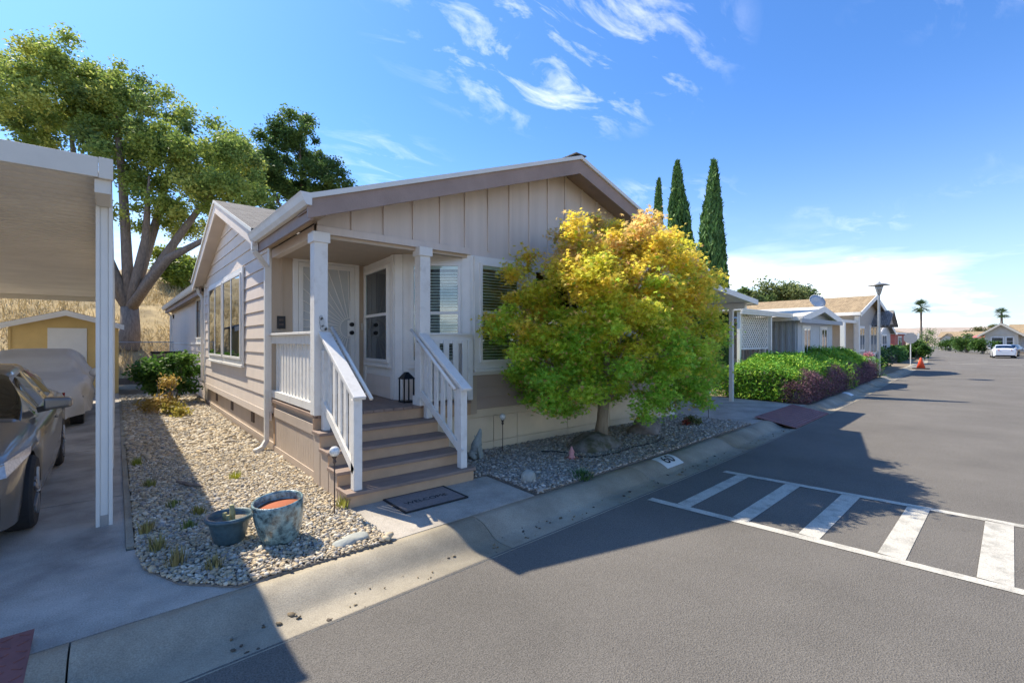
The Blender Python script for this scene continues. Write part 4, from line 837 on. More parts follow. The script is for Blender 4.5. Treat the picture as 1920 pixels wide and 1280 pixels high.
mc=[c for c in mc if c[1]<5.72 and not(c[2]<.95 and abs(c[0]-6.1)<.55)]
branchy(MP,'maplebark',(6.37,5.25,-.03),[(5.0,4.6,2.0),(7.6,4.6,1.9),(6.1,4.0,2.3),(6.3,5.0,3.1),(5.5,5.2,2.6),(7.2,5.1,2.7),(6.9,4.1,1.7),(5.5,4.1,1.6),(4.6,5.0,1.5),(8.0,4.9,1.5)],.105,(6.35,5.15,.72),4)
crown(MP,'crown',mc,100000,.078,[(.40,.66,.09),(.58,.74,.09),(.76,.73,.09),(.92,.72,.10),(.92,.64,.24),(.74,.44,.20)],LEAF_M,'mleaf',tilt=.55,flat=.62)
# weeds and groundcover in the gravel
def tuft(x,y,z,n,h,colr,name,label,cat,group=None,spread=.07,curve=.5):
    a=rng.uniform(0,6.28,n); b=rng.uniform(0,spread,n); P=np.stack([x+b*np.cos(a),y+b*np.sin(a),np.full(n,z)],1); hh=h*rng.uniform(.5,1.1,n); lean=rng.uniform(.1,curve,n)
    V=[];F=[];C=[]
    for i in range(n):
        dx,dy=math.cos(a[i])*lean[i]*hh[i],math.sin(a[i])*lean[i]*hh[i]; px,py=-math.sin(a[i])*.006,math.cos(a[i])*.006; p=P[i]; k=len(V)
        V+=[(p[0]-px,p[1]-py,z),(p[0]+px,p[1]+py,z),(p[0]+dx*.5+px*.7,p[1]+dy*.5+py*.7,z+hh[i]*.65),(p[0]+dx*.5-px*.7,p[1]+dy*.5-py*.7,z+hh[i]*.65),(p[0]+dx,p[1]+dy,z+hh[i])]; F+=[(k,k+1,k+2),(k,k+2,k+3),(k+3,k+2,k+4)]
        c=np.array(colr)*random.uniform(.7,1.25); C+=[c]*5
    o=npmesh(name,V,F,'grass',None,np.array(C)); return top(o,label,cat,group)
for i,(x,y,h,c) in enumerate([(.22,8.2,.12,(.30,.34,.06)),(.30,6.9,.10,(.26,.27,.08)),(.45,5.9,.09,(.22,.26,.08)),(.20,5.25,.12,(.33,.28,.10)),(.26,4.75,.13,(.30,.27,.10)),(.50,5.15,.08,(.18,.24,.07)),(.62,5.5,.09,(.30,.28,.08)),(.35,4.35,.14,(.33,.27,.11)),(.55,4.1,.10,(.30,.26,.11)),(1.12,6.6,.11,(.40,.42,.05)),(1.40,5.35,.07,(.40,.36,.08)),(1.76,4.78,.12,(.36,.36,.08))]):
    own={9:'bright lime weed tuft in sunlit gravel beside the porch side panel',10:'small yellow weed in the sunlit gravel behind the tall teal pot',11:'weed sprouting at the corner of the bottom step'}
    tuft(x,y,.01,60,h,c,'weed',own.get(i,'small weed tuft in the shaded gravel along the driveway edge'),'weed','weeds in the gravel strip')
tuft(4.45,3.95,.0,140,.11,(.08,.16,.05),'groundcover_tuft','low dark green tuft at the kerb edge of the front gravel bed','plant',None,.14,1.2)
PT=root('shrublet','small reddish and green plant on gravel near the ramp end of the bed','plant',(8.85,4.95,0))
crown(PT,'leaves',[(8.85,4.95,.14,.14,0),(8.72,5.0,.10,.10,1),(8.95,4.88,.1,.1,0)],420,.055,[(.16,.19,.06),(.30,.08,.06)],LEAF4)
m=MB(); 
for k in range(5): m.tube([(8.85,4.95,0),(8.85+.1*math.cos(k*1.3),4.95+.1*math.sin(k*1.3),.2)],.006,5)
m.build('stems','bark',PT)
# green shrub and yellowing plant beside the side wall
SH=root('side_shrub','leafy green shrub growing against the side wall of the beige home','shrub',(1.25,16.2,0))
crown(SH,'leaves',ell_clumps((1.2,16.2,.75),(.75,.9,.65),26,(.22,.4),lambda p,rd:rd.choice((0,0,1)),.3,5,.15),5200,.12,[(.075,.17,.03),(.13,.24,.04)],LEAF4)
m=MB()
for k in range(7): m.tube([(1.25,16.2,0),(1.25+.3*math.cos(k),16.2+.35*math.sin(k),.5),(1.2+.55*math.cos(k),16.2+.65*math.sin(k),1.0)],[.02,.014,.005],6)
m.build('stems','bark',SH)
SY=root('yellow_plant','straw-yellow drying plant at the end of the gravel strip','plant',(.85,13.6,0))
crown(SY,'leaves',[(.85,13.6,.3,.3,0),(1.0,13.3,.18,.25,1),(.6,13.9,.2,.25,0),(.95,13.9,.75,.25,0),(1.1,12.8,.1,.2,1)],1500,.08,[(.45,.32,.09),(.38,.33,.07)],LEAF4)
m=MB(); 
for k in range(5): m.tube([(.85,13.6,0),(.85+.12*math.cos(k*1.3),13.6+.15*math.sin(k*1.3),.4),(.9+.2*math.cos(k*1.3),13.6+.3*math.sin(k*1.3),.8)],[.012,.008,.004],5)
m.build('stems','bark',SY)
# juniper hedges with purple barberry in front
def hedge(name,label,x0,x1,depth,h,n,cols,seed,front=None,grp=None,size=.13):
    ym=lambda x:YL(x)+.72+(front or 0); rd=random.Random(seed); r=root(name,label,'hedge',((x0+x1)/2,ym((x0+x1)/2)+depth/2,0),grp)
    V=[];m=MB(); k=10; xs=np.linspace(x0+.15,x1-.15,k)
    v=[];f=[]
    for i,x in enumerate(xs):
        y=ym(x); hh=(h-.22)*(1+.10*math.sin(i*1.7+seed)); e=.75 if i in (0,k-1) else 1
        v+=[(x,y+.16,0),(x,y+.14,hh*.6*e),(x,y+.35,hh*.93*e),(x,y+depth*.6,hh*e),(x,y+depth-.2,hh*.9*e),(x,y+depth-.1,0)]
    for i in range(k-1): f+=[(i*6+j,i*6+j+1,(i+1)*6+j+1,(i+1)*6+j) for j in range(5)]
    f+=[tuple(range(6)),tuple(range((k-1)*6,k*6))]; m.add(v,f)
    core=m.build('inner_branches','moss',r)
    u=rng.random(n); x=x0+(x1-x0)*u; th=rng.random(n); y0=np.array([ym(a) for a in x]); ww=np.interp(x,[x0,x0+.4,x1-.4,x1],[.75,1,1,.75]); bump=1+.10*np.sin(x*1.9+seed)+.06*np.sin(x*4.3+seed*2)
    py=np.interp(th,[0,.38,.55,.8,1],[0,.02,.28,.75,1])*depth; pz=np.interp(th,[0,.08,.38,.55,.8,1],[.05,.2,.72,.97,1.0,.55])*h*ww*bump
    end=rng.random(n)<.16; P=np.stack([x,y0+py,pz],1); e=np.where(rng.random(n)<.5,x0,x1); P[end,0]=e[end]+rng.normal(0,.06,end.sum()); P[end,1]=y0[end]+rng.random(end.sum())*depth; P[end,2]=rng.random(end.sum())*h*.8
    P+=rng.normal(0,.06,(n,3)); P[:,2]=np.maximum(P[:,2],.02); c=np.array(cols)[rng.integers(0,len(cols),n)]*rng.uniform(.7,1.3,(n,1))
    tpl=[(-.06,-.5,0),(.06,-.5,0),(.14,-.05,.03),(.03,.6,.08),(-.03,.6,.08),(-.14,-.05,.03)]; V,F,C=scatter(tpl,[tuple(range(6))],P,size*rng.uniform(.6,1.3,n),randrot(n,.7),np.clip(c,0,1)); npmesh('foliage',V,F,'needle',r,C); return r
J=[(.10,.30,.03),(.20,.42,.04),(.36,.52,.05)]
hedge('juniper_hedge','spreading bright green juniper hedge beside the ramp and awning post',14.5,20.3,2.2,1.12,60000,J,1,.25,'clipped juniper hedges',.085)
hedge('juniper_hedge','green juniper hedge before the porch of the grey and tan house',20.6,27.6,2.0,1.22,42000,J,4,.3,'clipped juniper hedges',.095)
PU=[(.19,.085,.11),(.27,.14,.15),(.13,.075,.085)]
for i,(a,b,l) in enumerate(((14.3,16.4,'purple barberry at the ramp corner of the juniper hedge'),(17.0,19.6,'purple barberry in front of the juniper hedge, beside the small white kerb plate'),(20.4,23.6,'purple barberry before the gap between the two juniper hedges'),(24.4,27.4,'purple barberry at the far end of the juniper hedges'))): hedge('barberry_bush',l,a,b,.5,.72,9000,PU,i+9,.0,'purple barberry bushes',.055)
hedge('clipped_hedge','dark green box-clipped hedge beside the orange cone',36.2,41,1.5,1.35,5000,[(.03,.09,.03),(.045,.12,.035)],5,1.0,None,.2)
hedge('front_hedge','low green hedge before the red house',48,62,1.6,1.1,5000,[(.05,.14,.03),(.08,.18,.035)],6,.9,None,.28)
# cypresses behind
CYT=[(-.08,-.5,0),(.08,-.5,0),(.12,.1,.03),(0,.6,.06),(-.12,.1,.03)]
def cypress(x,y,h,r,label,seed):
    t=root('cypress_tree',label,'tree',(x,y,0),'slender cypress trees'); m=MB(); m.tube([(x,y,-.05),(x+.02,y,h*.5),(x,y,h*.92)],[.16,.1,.02],8); m.build('trunk','bark',t)
    n=9000; u=rng.random(n)**.8; z=.35+u*(h-.35); prof=r*np.interp(u,[0,.08,.3,.55,.8,.95,1],[.75,1,1.0,.8,.48,.2,.04]); a=rng.uniform(0,6.2832,n); lob=1+.16*np.sin(a*3+z*1.3+seed)+.12*np.sin(a*5-z*2.1); rr_=prof*lob*rng.uniform(.55,1.03,n)**.6
    P=np.stack([x+rr_*np.cos(a)+.12*np.sin(z*.8+seed)*u,y+rr_*np.sin(a),z],1); Rm=randrot(n,.35); Rx=np.array([[1,0,0],[0,0,-1],[0,1,0]],float); Rm=Rm@Rx
    C=np.array([(.10,.20,.05),(.14,.26,.06),(.07,.145,.045)])[rng.integers(0,3,n)]*rng.uniform(.7,1.3,(n,1)); V,F,C=scatter(CYT,[tuple(range(5))],P,.30*rng.uniform(.6,1.3,n),Rm,C); npmesh('crown',V,F,'needle',t,C)
cypress(17.1,8.75,8.4,.55,'tall slender cypress rising just beyond the white awning, tallest beside the lattice panel',1); cypress(18.15,8.95,6.1,.38,'short slender cypress pressed against the tallest one by the lattice panel',2)
cypress(20.1,11.9,10.0,.75,'broad slender cypress seen over the right roof slope of the beige home',3); cypress(23.0,14.8,10.6,.45,'thin pointed cypress behind the broad one above the roof slope',4)
# hillside at the left
n1,n2=60,26; V=[];F=[]
for j in range(n2):
    for i in range(n1):
        x=-75+i*110/(n1-1); y=26.4+j*2.0+(0 if x>-6 else 0); t=j/(n2-1); rise=7.2*min(1,(j*2.0)/20)**.8; fade=min(1,max(0,(22-x)/14)); z=-.03+rise*fade+(.25*math.sin(x*.7+y*.4)+.18*math.sin(x*1.9-y*.8))*min(1,j/4)*fade; V.append((x,y,z))
F=[(j*n1+i,j*n1+i+1,(j+1)*n1+i+1,(j+1)*n1+i) for j in range(n2-1) for i in range(n1-1)]
hill=npmesh('hillside',V,F,'dry',None,None,True,'structure')
def hz(x,y):
    j=(y-26.4)/2; fade=min(1,max(0,(22-x)/14)); return -.03+7.2*min(1,max(0,j*2)/20)**.8*fade
n=15000; x=rng.uniform(-14,5,n); y=26.6+rng.random(n)**1.3*16; z=np.array([hz(a,b) for a,b in zip(x,y)]); P=np.stack([x,y,z+.10],1)
Rx=np.array([[1,0,0],[0,0,-1],[0,1,0]],float); C=np.array([(.52,.40,.20),(.42,.31,.15),(.60,.48,.26)])[rng.integers(0,3,n)]*rng.uniform(.7,1.2,(n,1)); V,F,C=scatter([(-.05,-.4,0),(.05,-.4,0),(.02,.6,.1)],[(0,1,2)],P,.5*rng.uniform(.5,1.2,n),randrot(n,.35)@Rx,C); npmesh('dry_grass',V,F,'grass',None,C,kind='stuff')
# oaks
OC=[(.24,.34,.08),(.36,.45,.10),(.48,.52,.12),(.16,.24,.07)]
def oak(name,label,base,split,clumps,limbs,r0,nl,size,cols,seed,grp='broad-leaved trees behind the beige home'):
    t=root(name,label,'tree',base,grp); branchy(t,'bark',base,limbs,r0,split,seed,.42); crown(t,'crown',clumps,nl,size,cols,LEAF4,tilt=.8,flat=.8); return t
oc=lambda p,rd:rd.choice((0,0,1,1,2,3))
def dirp(u,v,d):
    k=(u-960)/886; a=R(YAW); return (d*(math.cos(a)+math.sin(a)*k),d*(math.sin(a)-math.cos(a)*k),1.7+(640-v)/886*d)
cl=[]
for (u,v,ru,rv,n,sd) in ((170,230,190,130,60,1),(330,290,150,90,46,2),(60,190,120,90,30,3),(150,150,110,55,26,4),(420,330,90,70,24,6),(20,330,120,70,22,7),(290,400,90,50,14,8)):
    c=dirp(u,v,23); k=23/886
    cl+=ell_clumps(c,(ru*k,2.6,rv*k),int(n*1.5),(.35,.8),oc,.15,sd)
limbs=[dirp(130,230,23),dirp(280,330,22),dirp(420,330,23),dirp(60,280,23),dirp(330,250,24),dirp(210,140,23),dirp(440,420,21.5)]
b=dirp(238,690,22.5); oak('oak_tree','big spreading oak with forked grey trunk behind the chain-link fence',(b[0],b[1],max(.2,hz(b[0],b[1])-.1)),(b[0]+.1,b[1],dirp(238,575,22.5)[2]),cl,limbs,.42,120000,.155,OC,2)
cl=[]
for (u,v,ru,rv,n,sd) in ((560,290,75,85,34,11),(500,350,80,60,26,12),(620,345,45,30,10,13),(440,300,60,50,16,14)):
    c=dirp(u,v,31); k=31/886; cl+=ell_clumps(c,(ru*k,2.2,rv*k),int(n*1.6),(.32,.75),oc,.15,sd)
b=dirp(560,560,31); oak('oak_tree','dark green oak rising behind the roof of the beige home',(b[0],b[1],.1),(b[0],b[1],5.5),cl,[dirp(560,250,31),dirp(500,340,31),dirp(610,340,31),dirp(440,300,31)],.35,56000,.17,[(.10,.18,.05),(.16,.25,.06),(.07,.13,.04)],5)
for i,(u,v,d,ru,rv,lab) in enumerate(((330,500,34,45,40,'bright green feathery tree seen between the oak limbs'),(265,560,40,55,30,'rounded green bush on the hill behind the oak'),(90,555,42,110,24,'low olive-green trees along the hilltop above the shed'))):
    c=dirp(u,v,d); k=d/886; cl=ell_clumps(c,(ru*k,1.6,rv*k),22,(.5,.9),lambda p,rd:rd.choice((0,1)),.2,30+i); gz_=hz(c[0],c[1]); oak('hill_tree',lab,(c[0],c[1],gz_-.1),(c[0],c[1],max(gz_+.5,c[2]-rv*k*.6)),cl,[(c[0]+1,c[1],c[2]+.5),(c[0]-1,c[1],c[2]+.5)],.16,9000,.22,([(.28,.33,.04),(.22,.30,.05)],[(.10,.17,.05),(.14,.2,.06)],[(.17,.20,.06),(.24,.24,.07)])[i],40+i,None)
b=dirp(150,560,33); 
# ------------------------------------------------------------------ neighbouring homes
def house(name,label,loc,front,side,h,rise,wall,roof,axis='y',ov=.3,wins=(),door=None,trim='white'):
    """front width along X, depth along Y; axis = ridge direction; wins: (face,a0,a1,z0,z1) face 'f' front(-Y) or 'l' left(-X)"""
    x,y,z=loc; r=root(name,label,'house',loc); m=MB(); m.box(x,x+front,y,y+side,z-.15,z+h)
    if axis=='y': m.prism([(x,z+h),(x+front,z+h),(x+front/2,z+h+rise)],'y',y,y+side)
    else: m.prism([(y,z+h),(y+side,z+h),(y+side/2,z+h+rise)],'x',x,x+front)
    m.build('wall',wall,r); t=.12
    if axis=='y':
        sl=rise/(front/2)
        for s in (-1,1):
            xe=x+front/2+s*(front/2+ov); ze=z+h-sl*ov; m=MB(); m.prism([(xe,ze+t),(x+front/2,z+h+rise+t),(x+front/2,z+h+rise+.003),(xe,ze+.003)],'y',y-ov,y+side+ov); o=m.build('roof_slope',roof,r)
            m=MB(); m.prism([(xe,ze+t+.01),(x+front/2,z+h+rise+t+.01),(x+front/2,z+h+rise-.12),(xe,ze-.12)],'y',y-ov-.04,y-ov-.005); m.build('rake_board',trim,o)
            m=MB(); m.box(*sorted((xe+s*.003,xe+s*.05)),y-ov,y+side+ov,ze-.05,ze+t); m.build('eave_board',trim,o)
    else:
        sl=rise/(side/2)
        for s in (-1,1):
            ye=y+side/2+s*(side/2+ov); ze=z+h-sl*ov; m=MB(); m.prism([(ye,ze+t),(y+side/2,z+h+rise+t),(y+side/2,z+h+rise+.003),(ye,ze+.003)],'x',x-ov,x+front+ov); o=m.build('roof_slope',roof,r)
            m=MB(); m.prism([(ye,ze+t+.01),(y+side/2,z+h+rise+t+.01),(y+side/2,z+h+rise-.12),(ye,ze-.12)],'x',x-ov-.04,x-ov-.005); m.build('rake_board',trim,o)
            m=MB(); m.box(x-ov,x+front+ov,*sorted((ye+s*.003,ye+s*.05)),ze-.05,ze+t); m.build('eave_board',trim,o)
    for f,a0,a1,z0,z1 in wins:
        if f=='f': window(r,(x,y),FD,a0,a1,z+z0,z+z1,2,'v',.09,False,'glassd',sill=False)
        else: window(r,(x,y+side),SD,a0,a1,z+z0,z+z1,2,'v',.09,False,'glassd',sill=False)
    return r
h1=house('neighbour_home','pale grey single-wide home with low gable behind the juniper hedge',(20.6,7.05,0),4.1,14,2.62,.42,'grey','cream',wins=(('f',.5,1.25,1.15,2.25),('f',2.55,3.25,1.15,2.25),('l',11.2,12.6,.9,2.3)),ov=.28)
m=MB()
for i in range(20): y=7.1+i*.24; m.prism([(20.598,y),(20.55,y+.03),(20.55,y+.12),(20.598,y+.15)],'z',.3,2.6)
m.build('corrugated_panel','greyd',h1)
m=MB(); m.box(20.0,24.9,6.70,6.765,2.42,2.58); m.build('fascia_board','greyd',h1)
m=MB(); m.tube([(24.2,7.6,3.0),(24.2,7.6,3.35)],.025,6); o=m.build('dish_mast','steel',h1)
mm=MB(); mm.lathe([(.02,.0),(.2,.035),(.34,.10),(.35,.11),(.2,.05),(.02,.015)],(0,0,0),20); d_=mm.build('satellite_dish','grey',h1,smooth=True); d_.location=Vector((24.1,7.5,3.45))-org(h1); 
for vtx in d_.data.vertices: vtx.co=vtx.co+org(h1)
d_.rotation_euler=(R(60),0,R(-40))
A2=root('neighbour_awning','white awning on slim posts joined to the pale grey home','carport',(18.5,7.4,0))
m=MB(); m.box(15.9,20.25,7.2,14,2.74,2.80); m.build('roof_sheet','alu',A2)
for i in range(3): m=MB(); m.box(15.9,20.25,7.12-.02*i,7.18-.02*i,2.62+.06*i,2.675+.06*i); m.build('fascia','alu',A2)
for x in (18.62,16.1): m=MB(); m.box(x-.05,x+.05,7.25,7.35,-.03,2.739); m.build('post','alu',A2)
LP=root('lattice_panel','white diagonal lattice screen under the neighbouring awning','lattice',(18,7.62,1.4)); lx0,lx1,lz0,lz1=16.95,19.1,1.45,2.73
for k in range(-8,13):
    for s in (1,-1):
        pts=[]
        x_=lx0+k*.17
        for t in np.linspace(-3,5,321):
            px=x_+t; pz=lz0+t if s>0 else lz1-t
            if lx0<=px<=lx1 and lz0<=pz<=lz1: pts.append((px,pz))
        if len(pts)>4: m=MB(); yb=7.62 if s>0 else 7.606; m.bar((pts[0][0],yb,pts[0][1]),(pts[-1][0],yb,pts[-1][1]),.012,.055,up=(0,0,1)); m.build('lattice_slat','white',LP)
m=MB((0,7.63),FD); m.ring(lx0-.04,lx1+.04,lz0-.04,lz1+.04,.06,0,.05); m.build('lattice_frame','white',LP)
for x in (16.97,19.05): m=MB(); m.box(x-.04,x+.04,7.64,7.72,-.03,1.41); m.build('leg','white',LP)
h2=house('neighbour_home','grey and tan home with tan shingle roof and tall front gable beyond the single-wide',(31.6,8.0,0),5.4,13,3.35,.95,'tan','shingle_tan',wins=(('f',3.2,4.6,1.0,2.6),('f',1.0,2.0,1.2,2.5)),ov=.45)
m=MB(); m.box(31.4,31.58,7.7,7.9,0,3.1); m.build('porch_post','white',h2); m=MB(); m.box(29.0,31.58,7.8,12,2.7,2.85); m.build('porch_roof','white',h2)
m=MB(); m.box(28.9,29.1,7.7,7.9,0,2.7); m.build('porch_post','white',h2); m=MB(); m.box(29.1,31.4,7.75,7.85,.7,.85); m.build('porch_rail','white',h2)
window(h2,(31.6,12),SD,1.0,2.4,.9,2.7,2,'v',.08,False,'glassd',sill=False)
m=MB(); m.prism([(35.3,2.75),(37.1,2.75),(36.2,3.5)],'y',7.3,8.0); m.build('entry_gable','tan',h2)
for s in (-1,1): m=MB(); xe=36.2+s*1.1; m.prism([(xe,2.68),(36.2,3.6),(36.2,3.5),(xe,2.58)],'y',7.1,8.0); m.build('entry_roof','shingle_grey',h2)
house('neighbour_home','small white home with grey roof beyond the tan-roofed house',(46.5,10.2,0),4.2,10,2.5,.95,'grey','shingle_grey',wins=(('f',1.4,2.8,1.1,2.2),))
rh=house('neighbour_home','red home with tan roof and red porch rail further down the street',(63.5,12.4,0),5.0,9,2.6,1.15,'red','shingle_tan',axis='x',wins=(('f',1.4,2.9,1.2,2.2),))
m=MB(); 
for i in range(16): m.box(63.6+i*.3,63.72+i*.3,11.2,11.26,.1,1.0)
m.box(63.5,68.4,11.19,11.27,1.0,1.08); m.build('porch_rail','red',rh); m=MB(); m.box(68.3,68.45,11.2,11.35,0,2.6); m.build('porch_post','white',rh)
r1=house('far_home','grey home with tan roof and cream-trimmed gable behind the white sedan',(101,-9,0),9,15.2,2.9,1.3,'grey','shingle_tan',axis='y',ov=.4,trim='cream')
m=MB(); m.box(100.93,100.99,-8.5,4.6,.1,2.6); m.build('garage_door','greyd',r1)
m=MB(); m.prism([(5.0,2.7),(9.0,2.7),(7.0,4.2)],'x',98.6,104); m.box(98.7,103,5.3,8.7,0,2.7); m.build('front_bay','cream',r1)
for s in (-1,1): m=MB(); ye=7.0+s*2.5; m.prism([(ye,2.5),(7,4.35),(7,4.22),(ye,2.37)],'x',98.1,104.5); m.build('bay_roof','shingle_tan',r1); m=MB(); m.prism([(ye,2.52),(7,4.38),(7,4.1),(ye,2.24)],'x',98.03,98.09); m.build('bay_rake','cream',r1)
window(r1,(98.7,8.7),SD,.7,1.9,1.1,2.3,2,'h',.1,False,'glassd',sill=False); window(r1,(98.7,8.7),SD,2.2,2.9,1.1,2.3,2,'h',.1,False,'glassd',sill=False)
r2=house('far_home','long low cream home with brown roof beyond the street bushes',(136,9.5,0),9,9.5,2.6,1.1,'cream','shingle_tan',axis='y',trim='cream')
for y0_ in (16.3,13.2):
    m=MB(); m.prism([(y0_,2.3),(y0_+2.1,2.3),(y0_+1.05,3.2)],'x',133.4,137); m.box(133.5,136,y0_+.1,y0_+2.0,0,2.3); m.build('gable_bay','cream',r2)
    for s in (-1,1): m=MB(); ye=y0_+1.05+s*1.3; m.prism([(ye,2.2),(y0_+1.05,3.38),(y0_+1.05,3.25),(ye,2.07)],'x',133.1,138); m.build('bay_roof','shingle_tan',r2)
    window(r2,(133.5,y0_+2.0),SD,.6,1.3,.9,2.0,2,'v',.1,False,'glassd',sill=False)
# lamp post, stop sign, cone, palms, far trees and bushes
Lm=root('street_lamp','tall grey street lamp with wide flat hood behind the hedges','street lamp',(30,6.5,0))
m=MB(); m.tube([(30,6.5,-.05),(30,6.5,4.1)],[.07,.055],10); m.build('pole','steel',Lm); m=MB(); m.lathe([(.06,0),(.09,.08),(.15,.30),(.19,.46),(.02,.47)],(30,6.5,4.08),16); m.build('lamp_body','steel',Lm,smooth=True)
m=MB(); m.lathe([(.10,.0),(.45,.03),(.46,.05),(.25,.11),(.08,.15),(.05,.22),(.001,.23)],(30,6.5,4.54),24); m.build('hood','steel',Lm,smooth=True)
St=root('road_sign','grey back of an octagonal road sign on a pale post','sign',(45.2,7.9,0)); m=MB(); m.box(45.17,45.23,7.87,7.93,-.05,2.3); m.build('post','alu',St)
m=MB(); m.add([(45.15+q,7.9+.42*math.cos(R(22.5+45*k)),1.95+.42*math.sin(R(22.5+45*k))) for q in (0,.015) for k in range(8)],[tuple(range(8)),tuple(range(8,16))]+[(k,(k+1)%8,(k+1)%8+8,k+8) for k in range(8)]); m.build('octagon_plate','steel',St)
Cn=root('traffic_cone','orange traffic cone on a black base at the street edge','traffic cone',(40.5,6.55,-.1)); m=MB(); m.lathe([(.24,.05),(.05,.72),(.03,.74)],(40.5,6.55,-.1),16); m.build('cone','orange',Cn,smooth=True); m=MB(); m.box(40.1,40.9,6.15,6.95,-.099,-.04); m.build('base','rubber',Cn,bevel=.02)
Ps=root('plant_stand','white plant stand with pink and white flowers before the tan-roofed house','plant stand',(29.2,6.75,0)); m=MB()
for a in (-.3,.3):
    for b in (-.2,.2): m.box(29.2+a-.03,29.2+a+.03,6.75+b-.03,6.75+b+.03,-.03,.8)
m.box(28.85,29.55,6.5,7.0,.8,.86); m.box(28.85,29.55,6.52,6.98,.3,.34); m.build('stand','white',Ps)
crown(Ps,'flowers',[(29.1,6.75,1.0,.25,0),(29.4,6.7,.98,.2,1),(29.2,6.7,.5,.22,2)],900,.09,[(.6,.25,.3),(.75,.72,.72),(.10,.2,.05)],LEAF4)
def palm(x,y,z,h,cr,label,n=26,fr=2.2):
    t=root('palm_tree',label,'tree',(x,y,z)); m=MB(); m.tube([(x,y,z-.1),(x+.1,y,z+h*.5),(x,y,z+h)],[.5,.36,.34],10); m.build('trunk','bark',t)
    V=[];F=[];C=[]
    for i in range(n):
        a=i*2.4; el=R(random.uniform(-35,75)); d=Vector((math.cos(a)*math.cos(el),math.sin(a)*math.cos(el),math.sin(el))); s_=Vector((-math.sin(a),math.cos(a),0)); base=Vector((x,y,z+h)); mid=base+d*fr*.6; c=np.array((.07,.12,.05))*random.uniform(.7,1.4)
        for kx_ in np.linspace(-1,1,9):
            dd=(d+s_*kx_*.75).normalized(); tip=mid+dd*fr*(1-.25*abs(kx_))+Vector((0,0,-.35*abs(kx_)-.2)); k=len(V); w2=s_*.10*fr; V+=[tuple(mid-w2*.3),tuple(mid+w2*.3),tuple(mid.lerp(tip,.6)+w2*.5),tuple(tip)]; F.append((k,k+1,k+2,k+3)); C+=[c]*4
        k=len(V); w2=s_*.05; V+=[tuple(base-w2),tuple(base+w2),tuple(mid+w2),tuple(mid-w2)]; F.append((k,k+1,k+2,k+3)); C+=[c]*4
    npmesh('fronds',V,F,'leaf',t,np.array(C))
palm(223,36,-.1,14.2,2.5,'tall fan palm at the end of the street',54,2.3)
palm(262,18.5,7.2,5.2,2,'shaggy palm standing on the far embankment',60,2.0)
def bush(x,y,z,r,h,label,cols,n=1800,size=.3,grp=None,name='bush'):
    t=root(name,label,'bush',(x,y,z),grp); m=MB(); m.tube([(x,y,z-.1),(x,y,z+h*.6)],[r*.1,r*.05],6); m.build('stem','bark',t); crown(t,'leaves',ell_clumps((x,y,z+h*.5),(r*.8,r*.8,h*.4),16,(r*.3,r*.5),lambda p,rd:rd.choice((0,1)),.2,int(x)),n,size,cols,LEAF4)
G1=[(.07,.15,.03),(.11,.20,.04)]
for (x,y,r,h,l) in ((96,8.7,1.6,2.4,'leafy bush beside the cream bay of the far home'),(104,11.2,2.2,2.9,'large rounded bush along the far kerb'),(111,12.6,1.5,2.3,'square dark bush along the far kerb'),(120,15.2,2.0,2.2,'low bush before the long cream home'),(92,6.2,1.3,1.3,'yellow-green low shrub behind the white sedan'),(152,23.5,4.0,5.2,'broad green tree at the bend of the street'),(60,10.0,1.4,1.9,'green shrub by the red home porch'),(70,11.5,1.6,2.3,'yellow-green shrub past the red home')): bush(x,y,-.05,r,h,l,G1 if 'yellow' not in l else [(.25,.28,.05),(.18,.24,.04)])
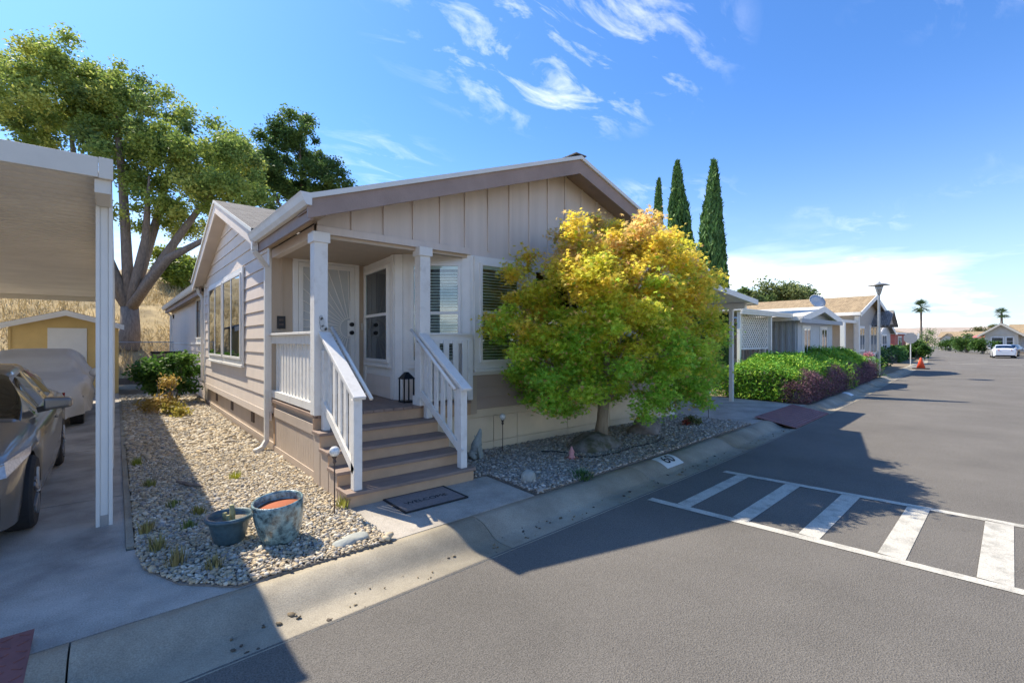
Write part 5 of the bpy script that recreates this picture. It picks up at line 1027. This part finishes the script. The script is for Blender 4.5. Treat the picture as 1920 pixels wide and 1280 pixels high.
for i,(u,d,rr_,h,l) in enumerate(((1420,70,3.0,8.6,'olive-green tree behind the tan roof, next to the cypresses'),(1478,72,5.2,10.8,'wide round-topped pine behind the tan roof'),(1530,74,2.6,7.6,'small dark tree at the end of the tan roof'),(1395,60,2.2,8.2,'dark leafy tree beside the cypresses'))):
    p=dirp(u,640,d); cl=ell_clumps((p[0],p[1],h-1.9),(rr_,rr_*.8,1.9),26,(rr_*.22,rr_*.36),lambda p,rd:rd.choice((0,1)),.3,60+i); oak('distant_tree',l,(p[0],p[1],-.1),(p[0],p[1],h-3.4),cl,[(p[0]+rr_*.5,p[1],h-1.5),(p[0]-rr_*.5,p[1],h-1.5)],.3,7000,.5,[(.15,.22,.07),(.24,.28,.10)],70+i,None)
um=root('patio_umbrella','dusty red patio umbrella beside the far home','umbrella',(112,10,0)); m=MB(); m.tube([(112,10,-.05),(112,10,2.9)],.04,6); m.build('pole','steel',um); m=MB(); m.lathe([(1.7,2.35),(.9,2.75),(.05,3.05),(.001,3.06)],(112,10,0),8); m.build('canopy','umbrella',um)
# far embankment
n1=70; V=[];F=[]
for j,(dx,z) in enumerate(((0,-.2),(12,3.5),(24,7.2),(30,7.6),(120,7.8))):
    for i in range(n1): y=-160+i*240/(n1-1); V.append((236+dx+.06*abs(y-20)+(2*math.sin(y*.11) if 0<j<3 else 0),y,z+.35*math.sin(y*.3+j)*(1 if 0<j<3 else 0)))
F=[(j*n1+i,j*n1+i+1,(j+1)*n1+i+1,(j+1)*n1+i) for j in range(4) for i in range(n1-1)]
npmesh('far_embankment',V,F,'wall',None,None,True,'structure')
for i in range(26):
    y=27-i*3.6; bush(249+ (i%3)*4+.06*abs(y-20),y,3.6+(i%3)*1.3,2.9,2.6,'olive shrub on the slope of the far embankment',[(.12,.16,.06),(.19,.18,.07)],700,.55,'shrubs on the far embankment','slope_shrub')

# dry leaves and grit along the gutter
n=160; x=rng.uniform(.3,11,n); y=np.array([YL(a) for a in x])+rng.uniform(.04,.34,n); P=np.stack([x,y,np.full(n,-.108)],1); C=np.array([(.16,.12,.07),(.10,.08,.06),(.26,.20,.12)])[rng.integers(0,3,n)]
V,F,C=scatter(ICO_V*np.array([1,.7,.35]),ICO_F,P,.012*rng.lognormal(0,.4,n),randrot(n,.3),C); npmesh('gutter_litter',V,F,'pebble',None,C,kind='stuff')
